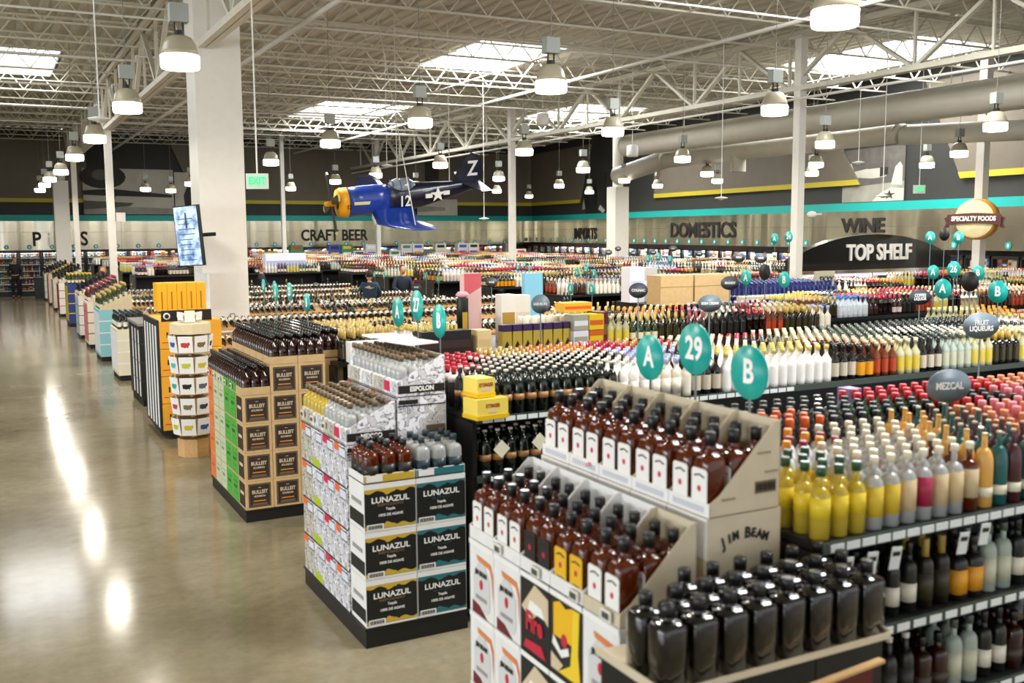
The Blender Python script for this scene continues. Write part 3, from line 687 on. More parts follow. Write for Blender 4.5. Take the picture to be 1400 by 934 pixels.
# ------------------------------------------------------------------ cartons
def carton(name, w, d, h, m, panels=(), texts=(), cat='carton', tape=True):
    """closed carton, origin at the middle of its base; panels (side, name, a0, a1, z0, z1, mat), texts (side, str, size, a, z, mat, sx)"""
    root = MB().box(-w / 2, w / 2, -d / 2, d / 2, 0, h - .002).build(name, m)
    kids = []
    def pn(side, a0, a1, z0, z1, t=.0015):
        if side == 'F': return (a0, a1, -d / 2 - t, -d / 2, z0, z1)
        if side == 'L': return (-w / 2 - t, -w / 2, -a1, -a0, z0, z1)
        if side == 'T': return (a0, a1, z0, z1, h - .002, h - .001)
    for i, (side, nm, a0, a1, z0, z1, mm) in enumerate(panels): kids.append(MB().box(*pn(side, a0, a1, z0, z1, .0012 + .0003 * i)).build(nm, mm, root))
    for side, s_, size, a, z, mm, sx in texts:
        me = text_data(s_, size, size * .025, .0006, mm, sx)
        loc, rot = ((a, -d / 2 - .005, z), RY) if side == 'F' else ((-w / 2 - .005, -a, z), RX)
        kids.append(link('lettering', me, root, loc, rot))
    root['category'] = cat
    KIDS[root.name] = kids
    return [root, False]
def put_c(c, x, y, z, lb, grp, rot=0):
    if not c[1]: c[1] = True; o = c[0]; o.location = (x, y, z); o.rotation_euler = (0, 0, rot); tag(o, lb, None, grp)
    else: o = copy_tree(c[0], None, (x, y, z), (0, 0, rot), lb, grp)
    return o
def open_carton(w, d, h, lip, m, z0lip=0):
    """cut display carton, opening to local -y: low front lip, sides that slope up to a full back"""
    t = .004; b = MB()
    b.box(-w / 2, w / 2, -d / 2, d / 2, 0, t); b.box(-w / 2, w / 2, -d / 2, -d / 2 + t, 0, lip); b.box(-w / 2, w / 2, d / 2 - t, d / 2, 0, h)
    for s in (-1, 1):
        x = s * w / 2 - (t if s > 0 else 0)
        b.prism([(x, -d / 2, 0), (x, d / 2, 0), (x, d / 2, h), (x, d / 2 - .03, h), (x, -d / 2 + .05, lip + .03), (x, -d / 2, lip)], (t, 0, 0))
    return b.data('open_carton', [m])

# ------------------------------------------------------------------ pallet bases
def base(x0, x1, y0, y1, h, lb):
    b = MB().box(x0, x1, y0, y1, 0, h); b.box(x0 - .01, x1 + .01, y0 - .01, y1 + .01, h, h + .015)
    return b.build('display_base', M_blackmetal, label=lb, cat='display base')

# ================== white-label whiskey display, nearest on the main aisle
base(2.06, 2.84, 3.02, 4.38, .07, 'low black base under the nearest whiskey carton display')
JH = .37
def jb_carton(variant):
    art = {'white': (M_card, [('dark_corner', '7a1c1c'), ('orange_arc', 'e88a4a')]), 'fire': (mat('fire_print', '1d1a19', .5), []), 'honey': (mat('honey_print', '2a231c', .5), [])}[variant]
    r = MB().box(-.18, .18, -.131, .131, 0, JH - .003).build('whiskey_carton', art[0]); kids = []
    x = -.1815
    def pf(name, pts, m, k=1): kids.append(MB().prism([(x - .0008 * k, -a, z) for a, z in pts], (.0008, 0, 0)).build(name, m, r))
    if variant == 'white':
        pf('bottle_print', [(-.07, .03), (.07, .03), (.09, .06), (.09, .2), (.03, .27), (-.03, .27), (-.09, .2), (-.09, .06)], mat('carton_print_grey', 'd8d6d4', .5))
        pf('dark_corner', [(-.1, .0), (.06, .0), (-.02, .05), (-.1, .06)], mat('maroon_print', '6d1a1e', .5), 2)
        pf('orange_swirl', [(-.05, .3), (.1, .29), (.125, .24), (.125, .1), (.112, .22), (.09, .262), (-.04, .275)], mat('orange_print', 'e0854c', .5), 2)
        pf('red_seal', ell(0, .16, .018, .026, 12), M_red, 3)
        kids.append(link('lettering', text_data('JIM BEAM', .034, .001, .0006, M_ink, .9), r, (x - .004, 0, .215), RX))
        pf('print_line', [(-.06, .08), (.06, .08), (.06, .1), (-.06, .1)], mat('grey_ink', '9a9696', .5), 3)
    elif variant == 'fire':
        pf('cream_flash', [(-.12, .2), (.0, .33), (.12, .3), (.12, .18), (.05, .22), (-.03, .16)], mat('cream_print', 'd9c4a4', .5))
        pf('silver_patch', [(-.06, .2), (.09, .2), (.06, .24), (-.04, .25)], M_whiteink, 2)
        kids.append(link('lettering', text_data('Fire', .12, .004, .0008, M_red, .8), r, (x - .004, 0, .15), RX))
        pf('red_edge', [(-.1, .02), (.1, .02), (.06, .07), (-.08, .06)], M_red, 2)
    else:
        pf('yellow_label', [(-.1, .17), (.09, .17), (.09, .31), (.05, .33), (0, .31), (-.05, .33), (-.1, .31)], mat('honey_yellow', 'f0b91c', .5))
        pf('yellow_pour', [(.06, .33), (.11, .33), (.1, .15), (.12, .02), (-.06, .02), (.04, .08), (.05, .17)], mat('pour_yellow', 'f4cf2c', .5), 2)
        pf('red_seal', ell(-.01, .17, .025, .03, 12), M_red, 3)
        pf('white_swoosh', [(-.11, .13), (-.03, .09), (.03, .12), (.02, .15), (-.04, .12), (-.1, .17)], M_whiteink, 2)
        pf('cream_panel', [(-.12, .02), (-.06, .02), (-.02, .06), (-.12, .09)], mat('cream_print', 'd9c4a4', .5), 2)
    pf('top_edge', [(-.13, JH - .03), (.13, JH - .03), (.13, JH - .005), (-.13, JH - .005)], M_whiteink, 4)
    KIDS[r.name] = kids; r['category'] = 'carton'
    return [r, False]
jbc = {v: jb_carton(v) for v in ('white', 'fire', 'honey')}
var = ['white', 'white', 'fire', 'honey', 'white']   # from the far end towards the camera
M_jbk = mat('kraft_case_board', 'd2c3a6', .7, noise=.04, nscale=12)
oc_white = open_carton(.262, .36, JH - .01, .06, M_card)
oc_kraft = open_carton(.262, .36, JH - .01, .055, M_jbk)
holder = MB().box(-.035, .035, -.012, -.004, -.022, .022).data('price_holder', [M_white]); hold2 = MB().box(-.024, .024, -.014, -.012, -.013, .013).data('price_ticket', [mat('lcd_grey', '4a4e48', .4)])
def holder_on(x, y, z, lb, rot=-math.pi / 2):
    o = link('price_holder', holder, None, (x, y, z), (0, 0, rot), lb, 'price holder', 'oval price holders on the carton displays'); link('display_window', hold2, o)
for i, v in enumerate(var):
    yc = 4.35 - .131 - i * .266
    for L in range(3): put_c(jbc[v], 2.225, yc, .09 + L * JH, {'white': 'white whiskey carton with bottle print', 'fire': 'black whiskey carton with red lettering', 'honey': 'black whiskey carton with yellow label print'}[v] + f', {ordn(L)} layer, {ordn(i)} stack from the far end', 'printed cartons of the nearest display')
    skin = oc_white
    oc = link('open_carton', oc_white if i < 4 else oc_kraft, None, (2.225, yc, 1.2), (0, 0, -math.pi / 2), f'cut-down whiskey carton on the lower step, {ordn(i)} from the far end', 'carton', 'cut-down whiskey cartons')
    ku = {0: 'jb', 1: 'jb', 2: 'jbfire', 3: 'jbhoney', 4: 'jb'}[i]
    for a in range(3):
        for b2 in (-1, 1):
            put(ku, 2.225 - .118 + a * .118, yc - b2 * .062, 1.206, 'on the lower step', a, i * 2 + (b2 > 0))
    # upper step: one closed case, then the cut case on it
    kc = MB().box(-.19, .19, -.131, .131, 0, .367).build('kraft_carton', M_jbk, loc=(2.645, yc, 1.2), label=f'plain kraft whiskey case between the two steps, {ordn(i)} from the far end', cat='carton', group='kraft whiskey cases')
    MB().box(-.192, -.19, -.13, .13, .2, .366).build('tape_strip', M_card, kc)
    if i == 4:
        kc['label'] = 'kraft whiskey case with dark brand lettering on its end'
        for j, ch in enumerate('JIM BEAM'): a_ = (j - 3.5) / 3.5; link('brand_letter', text_data(ch, .05 + .012 * (j in (0, 4)), .0025, .0006, M_ink, .9), kc, ((j - 3.5) * .031, -.1335, .285 - .028 * a_ * a_), (math.pi / 2, .3 * a_, 0))
        for zz in (.1, .075, .05): MB().box(-.12, .14, -.1325, -.131, zz, zz + .008).build('print_line', mat('faint_brown_print', '9a8a70', .6), kc)
    o = link('open_carton', oc_kraft, None, (2.645, yc, 1.57), (0, 0, -math.pi / 2), f'cut-down kraft case on the upper step, {ordn(i)} from the far end', 'carton', 'cut-down kraft cases')
    lipm = MB().box(-.131, .131, -.184, -.18, .0, .055).build('white_lip', M_card, o)
    MB().box(-.1, .1, -.186, -.184, .015, .04).build('lip_print', mat('faint_print', 'c9c9d0', .5), lipm)
    if i == 4:
        fl = MB(); fl.box(.131, .1325, .05, .16, .07, .12); fl.build('barcode_box', mat('barcode_print', '6a5a44', .6), o)
        bc = MB()
        for q in range(12): bc.box(.1325, .134, .056 + q * .0085, .06 + q * .0085 + .001 * (q % 3), .08, .11)
        bc.build('barcode_bars', M_ink, o)
        for zz, aa in ((.15, .1), (.23, .06), (.06, -.12)): MB().box(.131, .1325, aa, aa + .07, zz, zz + .01).build('print_line', mat('faint_brown_print', '9a8a70', .6), o)
    for a in range(3):
        for b2 in (-1, 1): put('jb', 2.52 + a * .118, yc - b2 * .062, 1.576, 'on the upper step', a, i * 2 + (b2 > 0))
for hi, (yv, zv) in enumerate(((4.02, 1.23), (3.66, 1.23), (3.34, 1.23), (3.1, 1.23))): holder_on(2.04, yv, zv, f'white oval price holder clipped on the lower step lip, {ordn(hi)} from the far end')
MB().lathe([(0, 0), (.018, .003), (.02, .012), (0, .02)], 10).build('price_clip', mat('pink_clip', 'e2a2a8', .5), loc=(2.455, 3.9, 1.6), label='small pink clip on the upper step lip', cat='clip')
# the low tray of black bottles that faces the camera, on dark cartons
for i in range(3):
    c_ = MB().box(-.17, .17, -.19, .19, 0, 1.14).build('carton_stack_cover', M_black, loc=(2.09 + i * .345, 2.77, .01), label=f'dark tall carton stack under the black bottles, {ordn(i)} from the main aisle', cat='carton', group='dark carton stacks')
    MB().box(-.12, .12, -.193, -.19, .9, 1.05).build('red_print', mat('dull_red_print', '5c1a14', .5), c_)
tr = MB(); tr.box(1.9, 2.96, 2.55, 2.97, 1.155, 1.165)
tr.box(1.9, 2.96, 2.55, 2.555, 1.165, 1.18); tr.box(1.9, 1.905, 2.555, 2.97, 1.165, 1.19); tr.box(2.955, 2.96, 2.555, 2.97, 1.165, 1.19)
tr = tr.build('bottle_tray', M_jbk, label='low kraft tray holding the black square bottles', cat='tray')
MB().bar((2.3, 2.5, 1.07), (2.86, 2.5, 1.11), .03, .012).build('wooden_strip', M_wood, label='loose strip of pale wood below the black bottle tray', cat='strip')
for r_ in range(3):
    for q in range(8):
        if r_ == 2 and q < 2: continue
        put('jager', 1.965 + q * .133, 2.62 + r_ * .128, 1.168, 'in the kraft tray', r_, q)

# ================== dark tequila cartons with the illustrated cartons beside them
base(2.05, 2.78, 5.96, 7.36, .12, 'low black base under the black tequila carton display')
LH = .318
M_lblk = mat('tequila_carton_black', '171917', .5)
M_lgold = mat('tequila_gold_print', 'c9a63a', .5); M_lblue = mat('tequila_blue_print', '2d7078', .5)
def luna(gold):
    w, d, h = .355, .3, LH - .003; m2 = M_lgold if gold else M_lblue
    r = MB().box(-w / 2, w / 2, -d / 2, d / 2, 0, h).build('tequila_carton', M_card); kids = []
    kids.append(MB().box(-w / 2 + .002, w / 2 - .002, -d / 2 - .001, -d / 2, .015, h - .035).build('black_panel', M_lblk, r))
    def wavy(z, up):
        p = [(-w / 2 + .003, z)]; n = 24
        for i in range(n + 1):
            a = i / n; p.append((-w / 2 + .003 + (w - .006) * a, z + up * (.02 + .009 * math.sin(a * 19) + .014 * (abs(a - .5) < .09))))
        p.append((w / 2 - .003, z)); return [(x, -d / 2 - .002, zz) for x, zz in p]
    kids.append(MB().prism(wavy(h - .035, -1), (0, .001, 0)).build('wavy_border', m2, r)); kids.append(MB().prism(wavy(.017, 1), (0, .001, 0)).build('wavy_border', m2, r))
    for s_, size, z, mm, sx in (('LUNAZUL', .052, .205, M_whiteink, 1.12), ('REPOSADO' if gold else 'BLANCO', .022, .172, mat('dim_print', '7a6440' if gold else '3a5a60', .5) if gold else mat('dim_blue', '2f444a', .5), 1.6), ('Tequila', .024, .143, M_whiteink, .9), ('100% DE AGAVE', .024, .105, M_whiteink, 1.0)):
        kids.append(link('lettering', text_data(s_, size, size * .02, .0006, mm, sx), r, (0, -d / 2 - .004, z), RY))
    kids.append(MB().box(-w / 2 + .015, -w / 2 + .13, -d / 2 - .003, -d / 2 - .002, .01, .05).build('barcode_box', M_card, r))
    bc = MB()
    for q in range(16): bc.box(-w / 2 + .022 + q * .0063, -w / 2 + .0245 + q * .0063 + .001 * (q % 3), -d / 2 - .004, -d / 2 - .003, .018, .043)
    kids.append(bc.build('barcode_bars', M_ink, r))
    kids.append(MB().box(-w / 2 - .001, -w / 2, -d / 2 + .01, d / 2 - .01, .03, .12).build('side_panel', M_lblk, r))
    kids.append(MB().box(-w / 2 - .001, -w / 2, -d / 2 + .05, d / 2 - .05, .17, .2).build('side_print', mat('grey_ink', '9a9696', .5), r))
    KIDS[r.name] = kids; r['category'] = 'carton'; return [r, False]
lg, lb_ = luna(True), luna(False)
for L in range(3):
    put_c(lg, 2.23, 6.1, .14 + L * LH, f'black tequila carton with gold wavy borders, {ordn(L)} from the floor', 'black tequila cartons')
    put_c(lb_, 2.59, 6.1, .14 + L * LH, f'black tequila carton with blue wavy borders, {ordn(L)} from the floor', 'black tequila cartons')
for x, key, mm, w_ in ((2.23, 'lunag', M_lgold, 'gold'), (2.59, 'lunac', M_lblue, 'blue')):
    b = MB().box(-.177, .177, -.15, .15, 0, .004); b.box(-.177, .177, -.15, -.147, 0, .055); b.box(-.177, .177, .147, .15, 0, .055); b.box(-.177, -.174, -.15, .15, 0, .055); b.box(.174, .177, -.15, .15, 0, .055)
    o = b.build('bottle_tray', M_card, loc=(x, 6.1, 1.097), label=f'cut carton tray with {w_} border holding tequila bottles', cat='tray')
    MB().box(-.17, .17, -.152, -.15, .004, .05).build('border_print', mm, o)
    MB().box(-.16, -.05, -.154, -.152, .008, .048).build('barcode_box', M_card, o)
    for a in range(3):
        for q in range(3): put(key, x - .115 + q * .115, 6.0 + a * .1, 1.102, 'on the black tequila cartons', a, q)
# illustrated cartons
M_ill = mat('illustrated_carton_print', 'e8e8ea', .55)
nt = M_ill.node_tree; tc = nt.nodes.new('ShaderNodeTexCoord'); vo = nt.nodes.new('ShaderNodeTexNoise'); vo.inputs['Scale'].default_value = 9; vo.inputs['Detail'].default_value = 4; vo.inputs['Distortion'].default_value = 2.2
rp = nt.nodes.new('ShaderNodeValToRGB'); e_ = rp.color_ramp.elements; e_[0].position = .455; e_[0].color = (*lin('f3f1f6'), 1); e_[1].position = .5; e_[1].color = (*lin('3c3c40'), 1)
e2 = e_.new(.535); e2.color = (*lin('e6e4ea'), 1); e3 = e_.new(.6); e3.color = (*lin('c9c4c2'), 1)
nt.links.new(tc.outputs['Object'], vo.inputs['Vector']); nt.links.new(vo.outputs[0], rp.inputs[0]); nt.links.new(rp.outputs[0], nt.nodes['Principled BSDF'].inputs['Base Color'])
M_ill2 = M_ill.copy(); M_ill2.name = 'illustrated_carton_print_tan'
for e, c_ in zip([n for n in M_ill2.node_tree.nodes if n.type == 'VALTORGB'][0].color_ramp.elements, ('d8d2c4', '3a3632', 'd2ccbe', 'b8ae9c')): e.color = (*lin(c_), 1)
EH = .288
M_orp = mat('orange_flash', 'f06a2c', .5); M_ygp = mat('lime_flash', 'b4c424', .5); M_rdp = mat('crimson_flash', 'd8254e', .5)
def illu(m, flash, side_red=False):
    w, d, h = .36, .262, EH - .003
    return carton('illustrated_carton', w, d, h, m, [
        ('L', 'colour_flash', -.125, -.03 if flash is M_orp else .05, .0 if flash is M_ygp else .22, .06 if flash is M_ygp else .28, flash), ('L', 'print_box', -.02, .12, .19, .26, M_ink), ('L', 'print_box_inner', -.015, .115, .197, .253, mat('pale_print', 'dfe2ee', .5)), ('L', 'print_rule', -.13, .13, .275, .283, M_ink),
        ('F', 'print_rule', -.175, .175, .22, .228, M_ink), ('F', 'print_box', -.17, -.03, .235, .265, M_ink), ('F', 'barcode_box', .03, .17, .03, .08, mat('barcode_print', '6a5a44', .6))])
il = [illu(M_ill2, M_orp), illu(M_ill, M_ygp), illu(M_ill, M_rdp), illu(M_ill, M_orp)]
oc_ill = open_carton(.262, .35, .27, .1, M_ill); oc_ill2 = open_carton(.262, .35, .27, .1, M_ill2)
for i in range(4):
    yc = 7.33 - .131 - i * .266; k = il[(0, 1, 2, 3)[i]]
    for L in range(4): put_c(k, 2.225, yc, .14 + L * EH, f'illustrated white carton on the aisle side, {ordn(L)} layer, {ordn(i)} stack from the far end', 'illustrated cartons')
    for L in range(2): put_c(il[1 if i % 2 else 0], 2.595, yc, 1.005 + L * EH + .002, f'illustrated carton of the taller inner stack, {ordn(L)} layer, {ordn(i)} from the far end', 'illustrated cartons')
    for xx, zz, nm, kk in ((2.225, .14 + 4 * EH, 'lower', 'espor' if i < 2 else 'espo'), (2.595, 1.005 + 2 * EH + .004, 'upper', 'espo')):
        o = link('open_carton', oc_ill if i % 2 else oc_ill2, None, (xx, yc, zz), (0, 0, -math.pi / 2), f'cut-down illustrated carton on the {nm} step, {ordn(i)} from the far end', 'carton', 'cut-down illustrated cartons')
        if i == 3:
            MB().box(.131, .133, -.17, .17, .02, .075).build('black_band', M_ink, o); link('lettering', text_data('MEXICO' if nm == 'lower' else 'ESPOLON', .045, .002, .0006, M_whiteink, .9), o, (.137, 0, .048), (math.pi / 2, 0, math.pi / 2))
            MB().box(-.12, -.02, -.178, -.175, .02, .09).build('colour_flash', M_rdp, o)
        for a in range(4):
            for q in range(3): put(kk, xx - .13 + a * .088, yc - .085 + q * .085, zz + .005, f'on the {nm} illustrated step', a, i * 3 + q)
sup = MB().box(2.42, 2.77, 6.27, 7.33, .14, 1.0).build('carton_stack_core', M_kraftl, label='plain cartons hidden inside the illustrated display', cat='carton')
for i in range(4): MB().box(-.13, .13, -.1, .1, 0, .012).build('white_sheet', M_card, loc=(2.66 + (i % 2) * .03, 7.2 - i * .2, 1.905 + i * .001), rot=(.02, 0, .1 * i), label=f'white paper sheet lying over the bottles behind the illustrated cartons, {ordn(i)} of four', cat='paper', group='white sheets')
for yv in (7.25, 7.0, 6.72): holder_on(2.04, yv, 1.35, f'white round price holder on the illustrated cartons, {"far" if yv > 7.2 else "middle" if yv > 6.9 else "near"} one')

# ================== brown panelled bourbon cartons
base(2.02, 3.0, 9.2, 10.78, .1, 'low black base under the brown panelled carton display')
BH = .272
M_brp = mat('brown_panel_print', '33271f', .55); M_orl = mat('orange_rule', 'd98430', .5); M_cream = mat('cream_print', 'd9c4a4', .5)
bc_ = carton('bourbon_carton', .262, .27, BH, M_kraft, [('F', 'brown_panel', -.105, .105, .02, .245, M_brp), ('F', 'frame_line', -.098, .098, .027, .238, mat('frame_tan', '8a6f50', .5)), ('F', 'panel_inner', -.094, .094, .031, .234, M_brp), ('F', 'orange_rule', -.06, .06, .075, .085, M_orl), ('F', 'foot_bar', -.07, .07, .038, .058, mat('barcode_print', '6a5a44', .6)), ('L', 'side_panel', -.11, .11, .02, .245, M_brp), ('L', 'side_print', -.07, .07, .13, .16, M_cream)],
    [('F', 'BULLEIT', .048, 0, .165, M_cream, .85), ('F', 'BOURBON', .024, 0, .125, M_cream, .9), ('F', '----', .03, 0, .21, M_cream, .7)])
cols = {'orange': ('e2763c', 'cf6a34'), 'pale': ('c3cba8', '8f9a78'), 'green': ('4aa83c', '2d6b28')}
sc_ = {}
for k_, (c1, c2) in cols.items():
    sc_[k_] = carton('bourbon_carton', .265, .262, BH, M_kraft, [('L', 'colour_print', -.125, .125, .006, BH - .01, mat(k_ + '_carton_print', c1, .55)), ('L', 'panel_line', -.08, .08, .19, .2, mat(k_ + '_line', c2, .55)), ('L', 'panel_line', -.08, .08, .08, .085, mat(k_ + '_line', c2, .55))],
        [('L', 'BULLEIT', .042, 0, .145, mat(k_ + '_line', c2, .55), .8)])
OCB = open_carton(.262, .262, .25, .08, M_kraft)
run_cols = ['green', 'green', 'pale', 'pale', 'orange']
for c2 in range(3):
    xx = 2.02 + .131 + c2 * .266
    for L in range(4 if c2 == 0 else 5): put_c(bc_, xx, 9.335, .117 + L * BH, f'kraft carton with brown panel, {ordn(L)} from the floor, {ordn(c2)} stack from the aisle', 'brown panelled cartons')
for i, cn in enumerate(run_cols):
    yc = 9.61 + i * .268
    for L in range(4): put_c(sc_[cn], 2.153, yc, .117 + L * BH, f'{cn} printed whiskey carton on the aisle side, {ordn(L)} layer, {ordn(i)} behind the brown panels', 'coloured whiskey cartons')
    oo = link('open_carton', OCB, None, (2.153, yc, .117 + 4 * BH), (0, 0, -math.pi / 2), f'cut kraft tray with {cn} front on the aisle side, {ordn(i)} from the near end', 'carton', 'cut kraft trays')
    MB().box(-.131, .131, -.1335, -.1315, 0, .08).build('printed_front', mat(cn + '_carton_print', 'ffffff'), oo)
    holder_on(2.012, yc, .117 + 4 * BH + .04, f'white round price holder on the {cn} tray, {ordn(i)} from the near end')
    for a in range(3):
        for q in range(3): put('rye', 2.065 + a * .088, yc - .088 + q * .088, .121 + 4 * BH, 'on the aisle step', a, i * 3 + q)
b = MB().box(-.131, .131, -.13, .13, 0, .004); b.box(-.131, .131, -.13, -.127, 0, .07); b.box(-.131, .131, .127, .13, 0, .07); b.box(-.131, -.128, -.13, .13, 0, .07); b.box(.128, .131, -.13, .13, 0, .07)
td = b.data('bottle_tray', [M_kraft])
for c2 in range(4):
    xx = 2.02 + .131 + c2 * .266; nl = 4 if c2 == 0 else 5
    for j in range(6):
        yc = 9.335 + j * .27
        if c2 == 0 and j: continue
        if c2 == 3 and j == 0: continue
        z = .117 + nl * BH
        link('bottle_tray', td, None, (xx, yc, z), None, f'cut kraft tray of dark whiskey bottles, {ordn(c2)} stack from the aisle, {ordn(j)} row back', 'tray', 'kraft bottle trays')
        for a in range(3):
            for q in range(3): put('rye', xx - .085 + q * .085, yc - .085 + a * .085, z + .004, 'in the raised kraft trays', j * 3 + a, c2 * 3 + q)
        if j: MB().box(-.131, .131, -.132, .132, 0, nl * BH - .01).build('whiskey_carton_stack', M_kraft, loc=(xx, yc, .117), label=f'inner kraft carton stack, {ordn(c2)} from the aisle, {ordn(j)} row back', cat='carton', group='inner kraft stacks')
MB().lathe([(0, 0), (.04, 0), (.042, .05), (.01, .09), (.015, .12)], 12).build('spray_bottle', mat('yellow_plastic', 'e0c020', .4), loc=(2.2, 11.0, 1.35), label='yellow capped bottle behind the orange cartons', cat='bottle')
# ================== shelf gondolas
def gondola(x0, x1, y0, y1, lb, shelves=(.2, .62, 1.03, 1.44), tags=False, grp=None):
    g = thing('shelf_gondola', lb, 'shelving', group=grp)
    MB().box(x0, x1, y0 + .05, y1 - .05, 0, .14).build('plinth', M_blackmetal, g)
    ym = (y0 + y1) / 2
    MB().box(x0, x1, ym - .02, ym + .02, .14, shelves[-1] - .03).build('back_panel', M_blackmetal, g)
    for x in (x0, x1): MB().box(x - .015, x + .015, y0 + .03, y1 - .03, .14, shelves[-1] - .04).build('end_panel', M_blackmetal, g)
    for z in shelves:
        s = MB().box(x0, x1, y0, y1, z - .035, z).build('shelf', M_blackmetal, g)
        MB().box(x0, x1, y0 - .012, y0, z - .04, z + .008).build('price_rail', mat('rail_black', '1e2320', .35) if not tags else mat('ticket_rail', '39443d', .35), s)
    if tags:
        n = 0
        for z in shelves[1:]:
            x = x0 + .04
            while x < min(x1, x0 + 3.4) and n < 100:
                MB().box(x, x + .075, y0 - .016, y0 - .0125, z - .034, z - .002).build('price_tag', M_tag, g); n += 1
                x += .088 if z > 1.3 else .1
    return g
gondola(2.9, 6.6, 2.86, 4.3, 'nearest black shelf gondola with a ticket rail, beside the white-label whiskey display', tags=True)
for x, z, tl in ((3.02, 1.3, 0), (3.16, 1.3, 0), (3.3, 1.3, 0), (3.72, 1.3, 0), (3.86, 1.32, 0), (4.9, 1.3, 0)):
    MB().box(-.03, .03, -.002, .002, -.05, .05).box(-.022, .022, -.003, -.002, .01, .03, 1).build('shelf_card', [M_tag, M_ink], loc=(x, 2.835, z + .03), rot=(.1, .08, 0), label=f'white shelf card hanging from the nearest ticket rail, {x - 2.9:.1f} metres from the carton end', cat='card', group='hanging shelf cards')
o = MB().box(-.035, .035, -.002, .002, -.06, .06).build('score_card', mat('dark_green_card', '1d4a3a', .5), loc=(2.98, 2.83, 1.33), label='green and red numbered card on the nearest shelf edge', cat='card')
MB().box(-.03, .03, -.003, -.002, -.01, .05).build('red_panel', M_red, o); link('lettering', text_data('93', .055, .002, .0006, M_whiteink, .9), o, (0, -.006, .02), RY)
run1 = 'on the nearest shelf top'
def g29(col, row):
    if row < 4:
        t = ['t_green'] * 3 + ['t_corky'] * 2 + ['t_corkb', 't_corkr'] + ['t_corkb'] * 2 + ['t_corka', 'm_orange', 'm_teal', 'm_maroon', 'm_teal', 'm_maroon', 't_round', 't_round', 'p_copper', 'p_copper', 'p_pink', 'p_pink', 't_corkb', 't_corky', 'p_pink', 'g_black', 't_corkr', 'm_teal']
    elif row < 7:
        t = ['v_orange'] * 3 + ['v_stripe', 'v_orange', 'v_stripe', 't_corkb', 't_corkb', 't_corkb', 't_corky', 't_corkb', 'm_orange', 'm_orange', 'm_teal', 'm_maroon', 'm_teal', 'p_copper', 'p_copper', 'p_pink', 'p_pink', 'p_copper', 'p_pink', 'g_black', 'p_pink', 't_corkr', 'p_copper', 'g_black']
    elif row < 10:
        t = ['v_stripe', 'v_orange', 'v_orange'] + ['v_dorange'] * 5 + ['g_black'] * 9 + ['g_red'] * 3 + ['g_black'] * 3 + ['p_pink'] * 3 + ['g_black'] * 5
    else:
        t = ['kred', 'v_dorange', 'v_dorange', 'v_dorange', 'v_dorange', 'g_black'] + ['g_black'] * 8 + ['g_red'] * 12 + ['p_copper'] * 9
    return t[min(col, len(t) - 1)]
for row in range(13):
    for col in range(34):
        x = 2.96 + col * .1 + (.01 if row % 2 else 0)
        if x > 6.5: break
        put(g29(col, row), x, 2.93 + row * .103, 1.441, run1, row, col)
r_ = random.Random(4)
low = ['darkwh', 'winer', 'gincl', 't_corkb', 'rye', 'whcap', 'olive', 'orangel', 'ginye', 't_corkb', 'bluecap']
for z, nm in ((1.031, 'on the second shelf of the nearest gondola'), (.621, 'on the third shelf of the nearest gondola')):
    key = 'darkwh'
    for col in range(28):
        if col % 2 == 0: key = r_.choice(low)
        for row in range(2): put(key, 2.98 + col * .105, 2.94 + row * .11, z, nm, row, col)
# a purple boxed bottle and stemware-like carton on the back of the nearest run
MB().box(-.05, .05, -.05, .05, 0, .3).box(-.03, .03, -.052, -.05, .08, .24, 1).build('gift_box', [mat('violet_box', '7a6a9a', .5), M_gold], loc=(4.62, 4.36, 1.44), label='violet gift box standing behind the nearest shelf run', cat='gift box')

gondola(2.88, 9.6, 6.0, 7.42, 'second black shelf gondola holding the dark cream liqueur bottles', tags=True)
run2 = 'on the second shelf top'
def g28(x, row):
    if row < 4:
        for a, k in ((3.15, 'bailey'), (4.05, 'bailey'), (4.35, 'whitel'), (4.75, 'lavcap'), (5.0, 'darkwh'), (5.6, 'goldcap'), (6.2, 'goldcap'), (6.5, 'darkwh'), (6.7, 'orangel'), (7.0, 'redl'), (7.3, 'ginye'), (7.6, 'darkwh'), (7.9, 'gincl'), (8.2, 'ginye'), (8.6, 'olive'), (9.0, 'ginye')):
            if x < a: return k
        return 'redl'
    if row < 8:
        for a, k in ((3.2, 'kred'), (4.1, 'whcap'), (4.5, 'whcap'), (5.0, 'lavcap'), (5.3, 'whcap'), (5.9, 'whitel'), (6.3, 'gincl'), (7.0, 'redl'), (7.5, 'gincl'), (8.4, 'whcap')):
            if x < a: return k
        return 'darkwh'
    for a, k in ((3.45, 'kred'), (3.85, 'olive'), (4.5, 'orcap'), (4.8, 'redcap'), (5.1, 'orcap'), (5.3, 'redcap'), (5.9, 'ginye'), (6.4, 'kred'), (7.1, 'ginye'), (7.9, 'gincl')):
        if x < a: return k
    return 'g_black'
for row in range(12):
    for col in range(68):
        x = 2.95 + col * .097
        if row < 2 and x < 3.02: continue
        put(g28(x, row), x, 6.07 + row * .112, 1.441, run2, row, col)
for col in range(12):
    for row in range(2):
        put('bailey' if col < 9 else 'winer', 2.98 + col * .1, 6.08 + row * .11, 1.031, 'on the second shelf of the second gondola', row, col)
        put('winer', 2.98 + col * .1, 6.08 + row * .11, .621, 'on the third shelf of the second gondola', row, col)
for i, (x, z) in enumerate(((2.95, 1.22), (3.25, 1.24))): MB().box(-.045, .045, -.002, .002, -.045, .045).build('shelf_talker', mat('cream_card', 'e6dfc4', .5), loc=(x + .1, 5.96, z), rot=(0, .785, 0), label=f'cream diamond card hanging below the second shelf edge, {ordn(i)} from the cartons', cat='card', group='diamond cards')
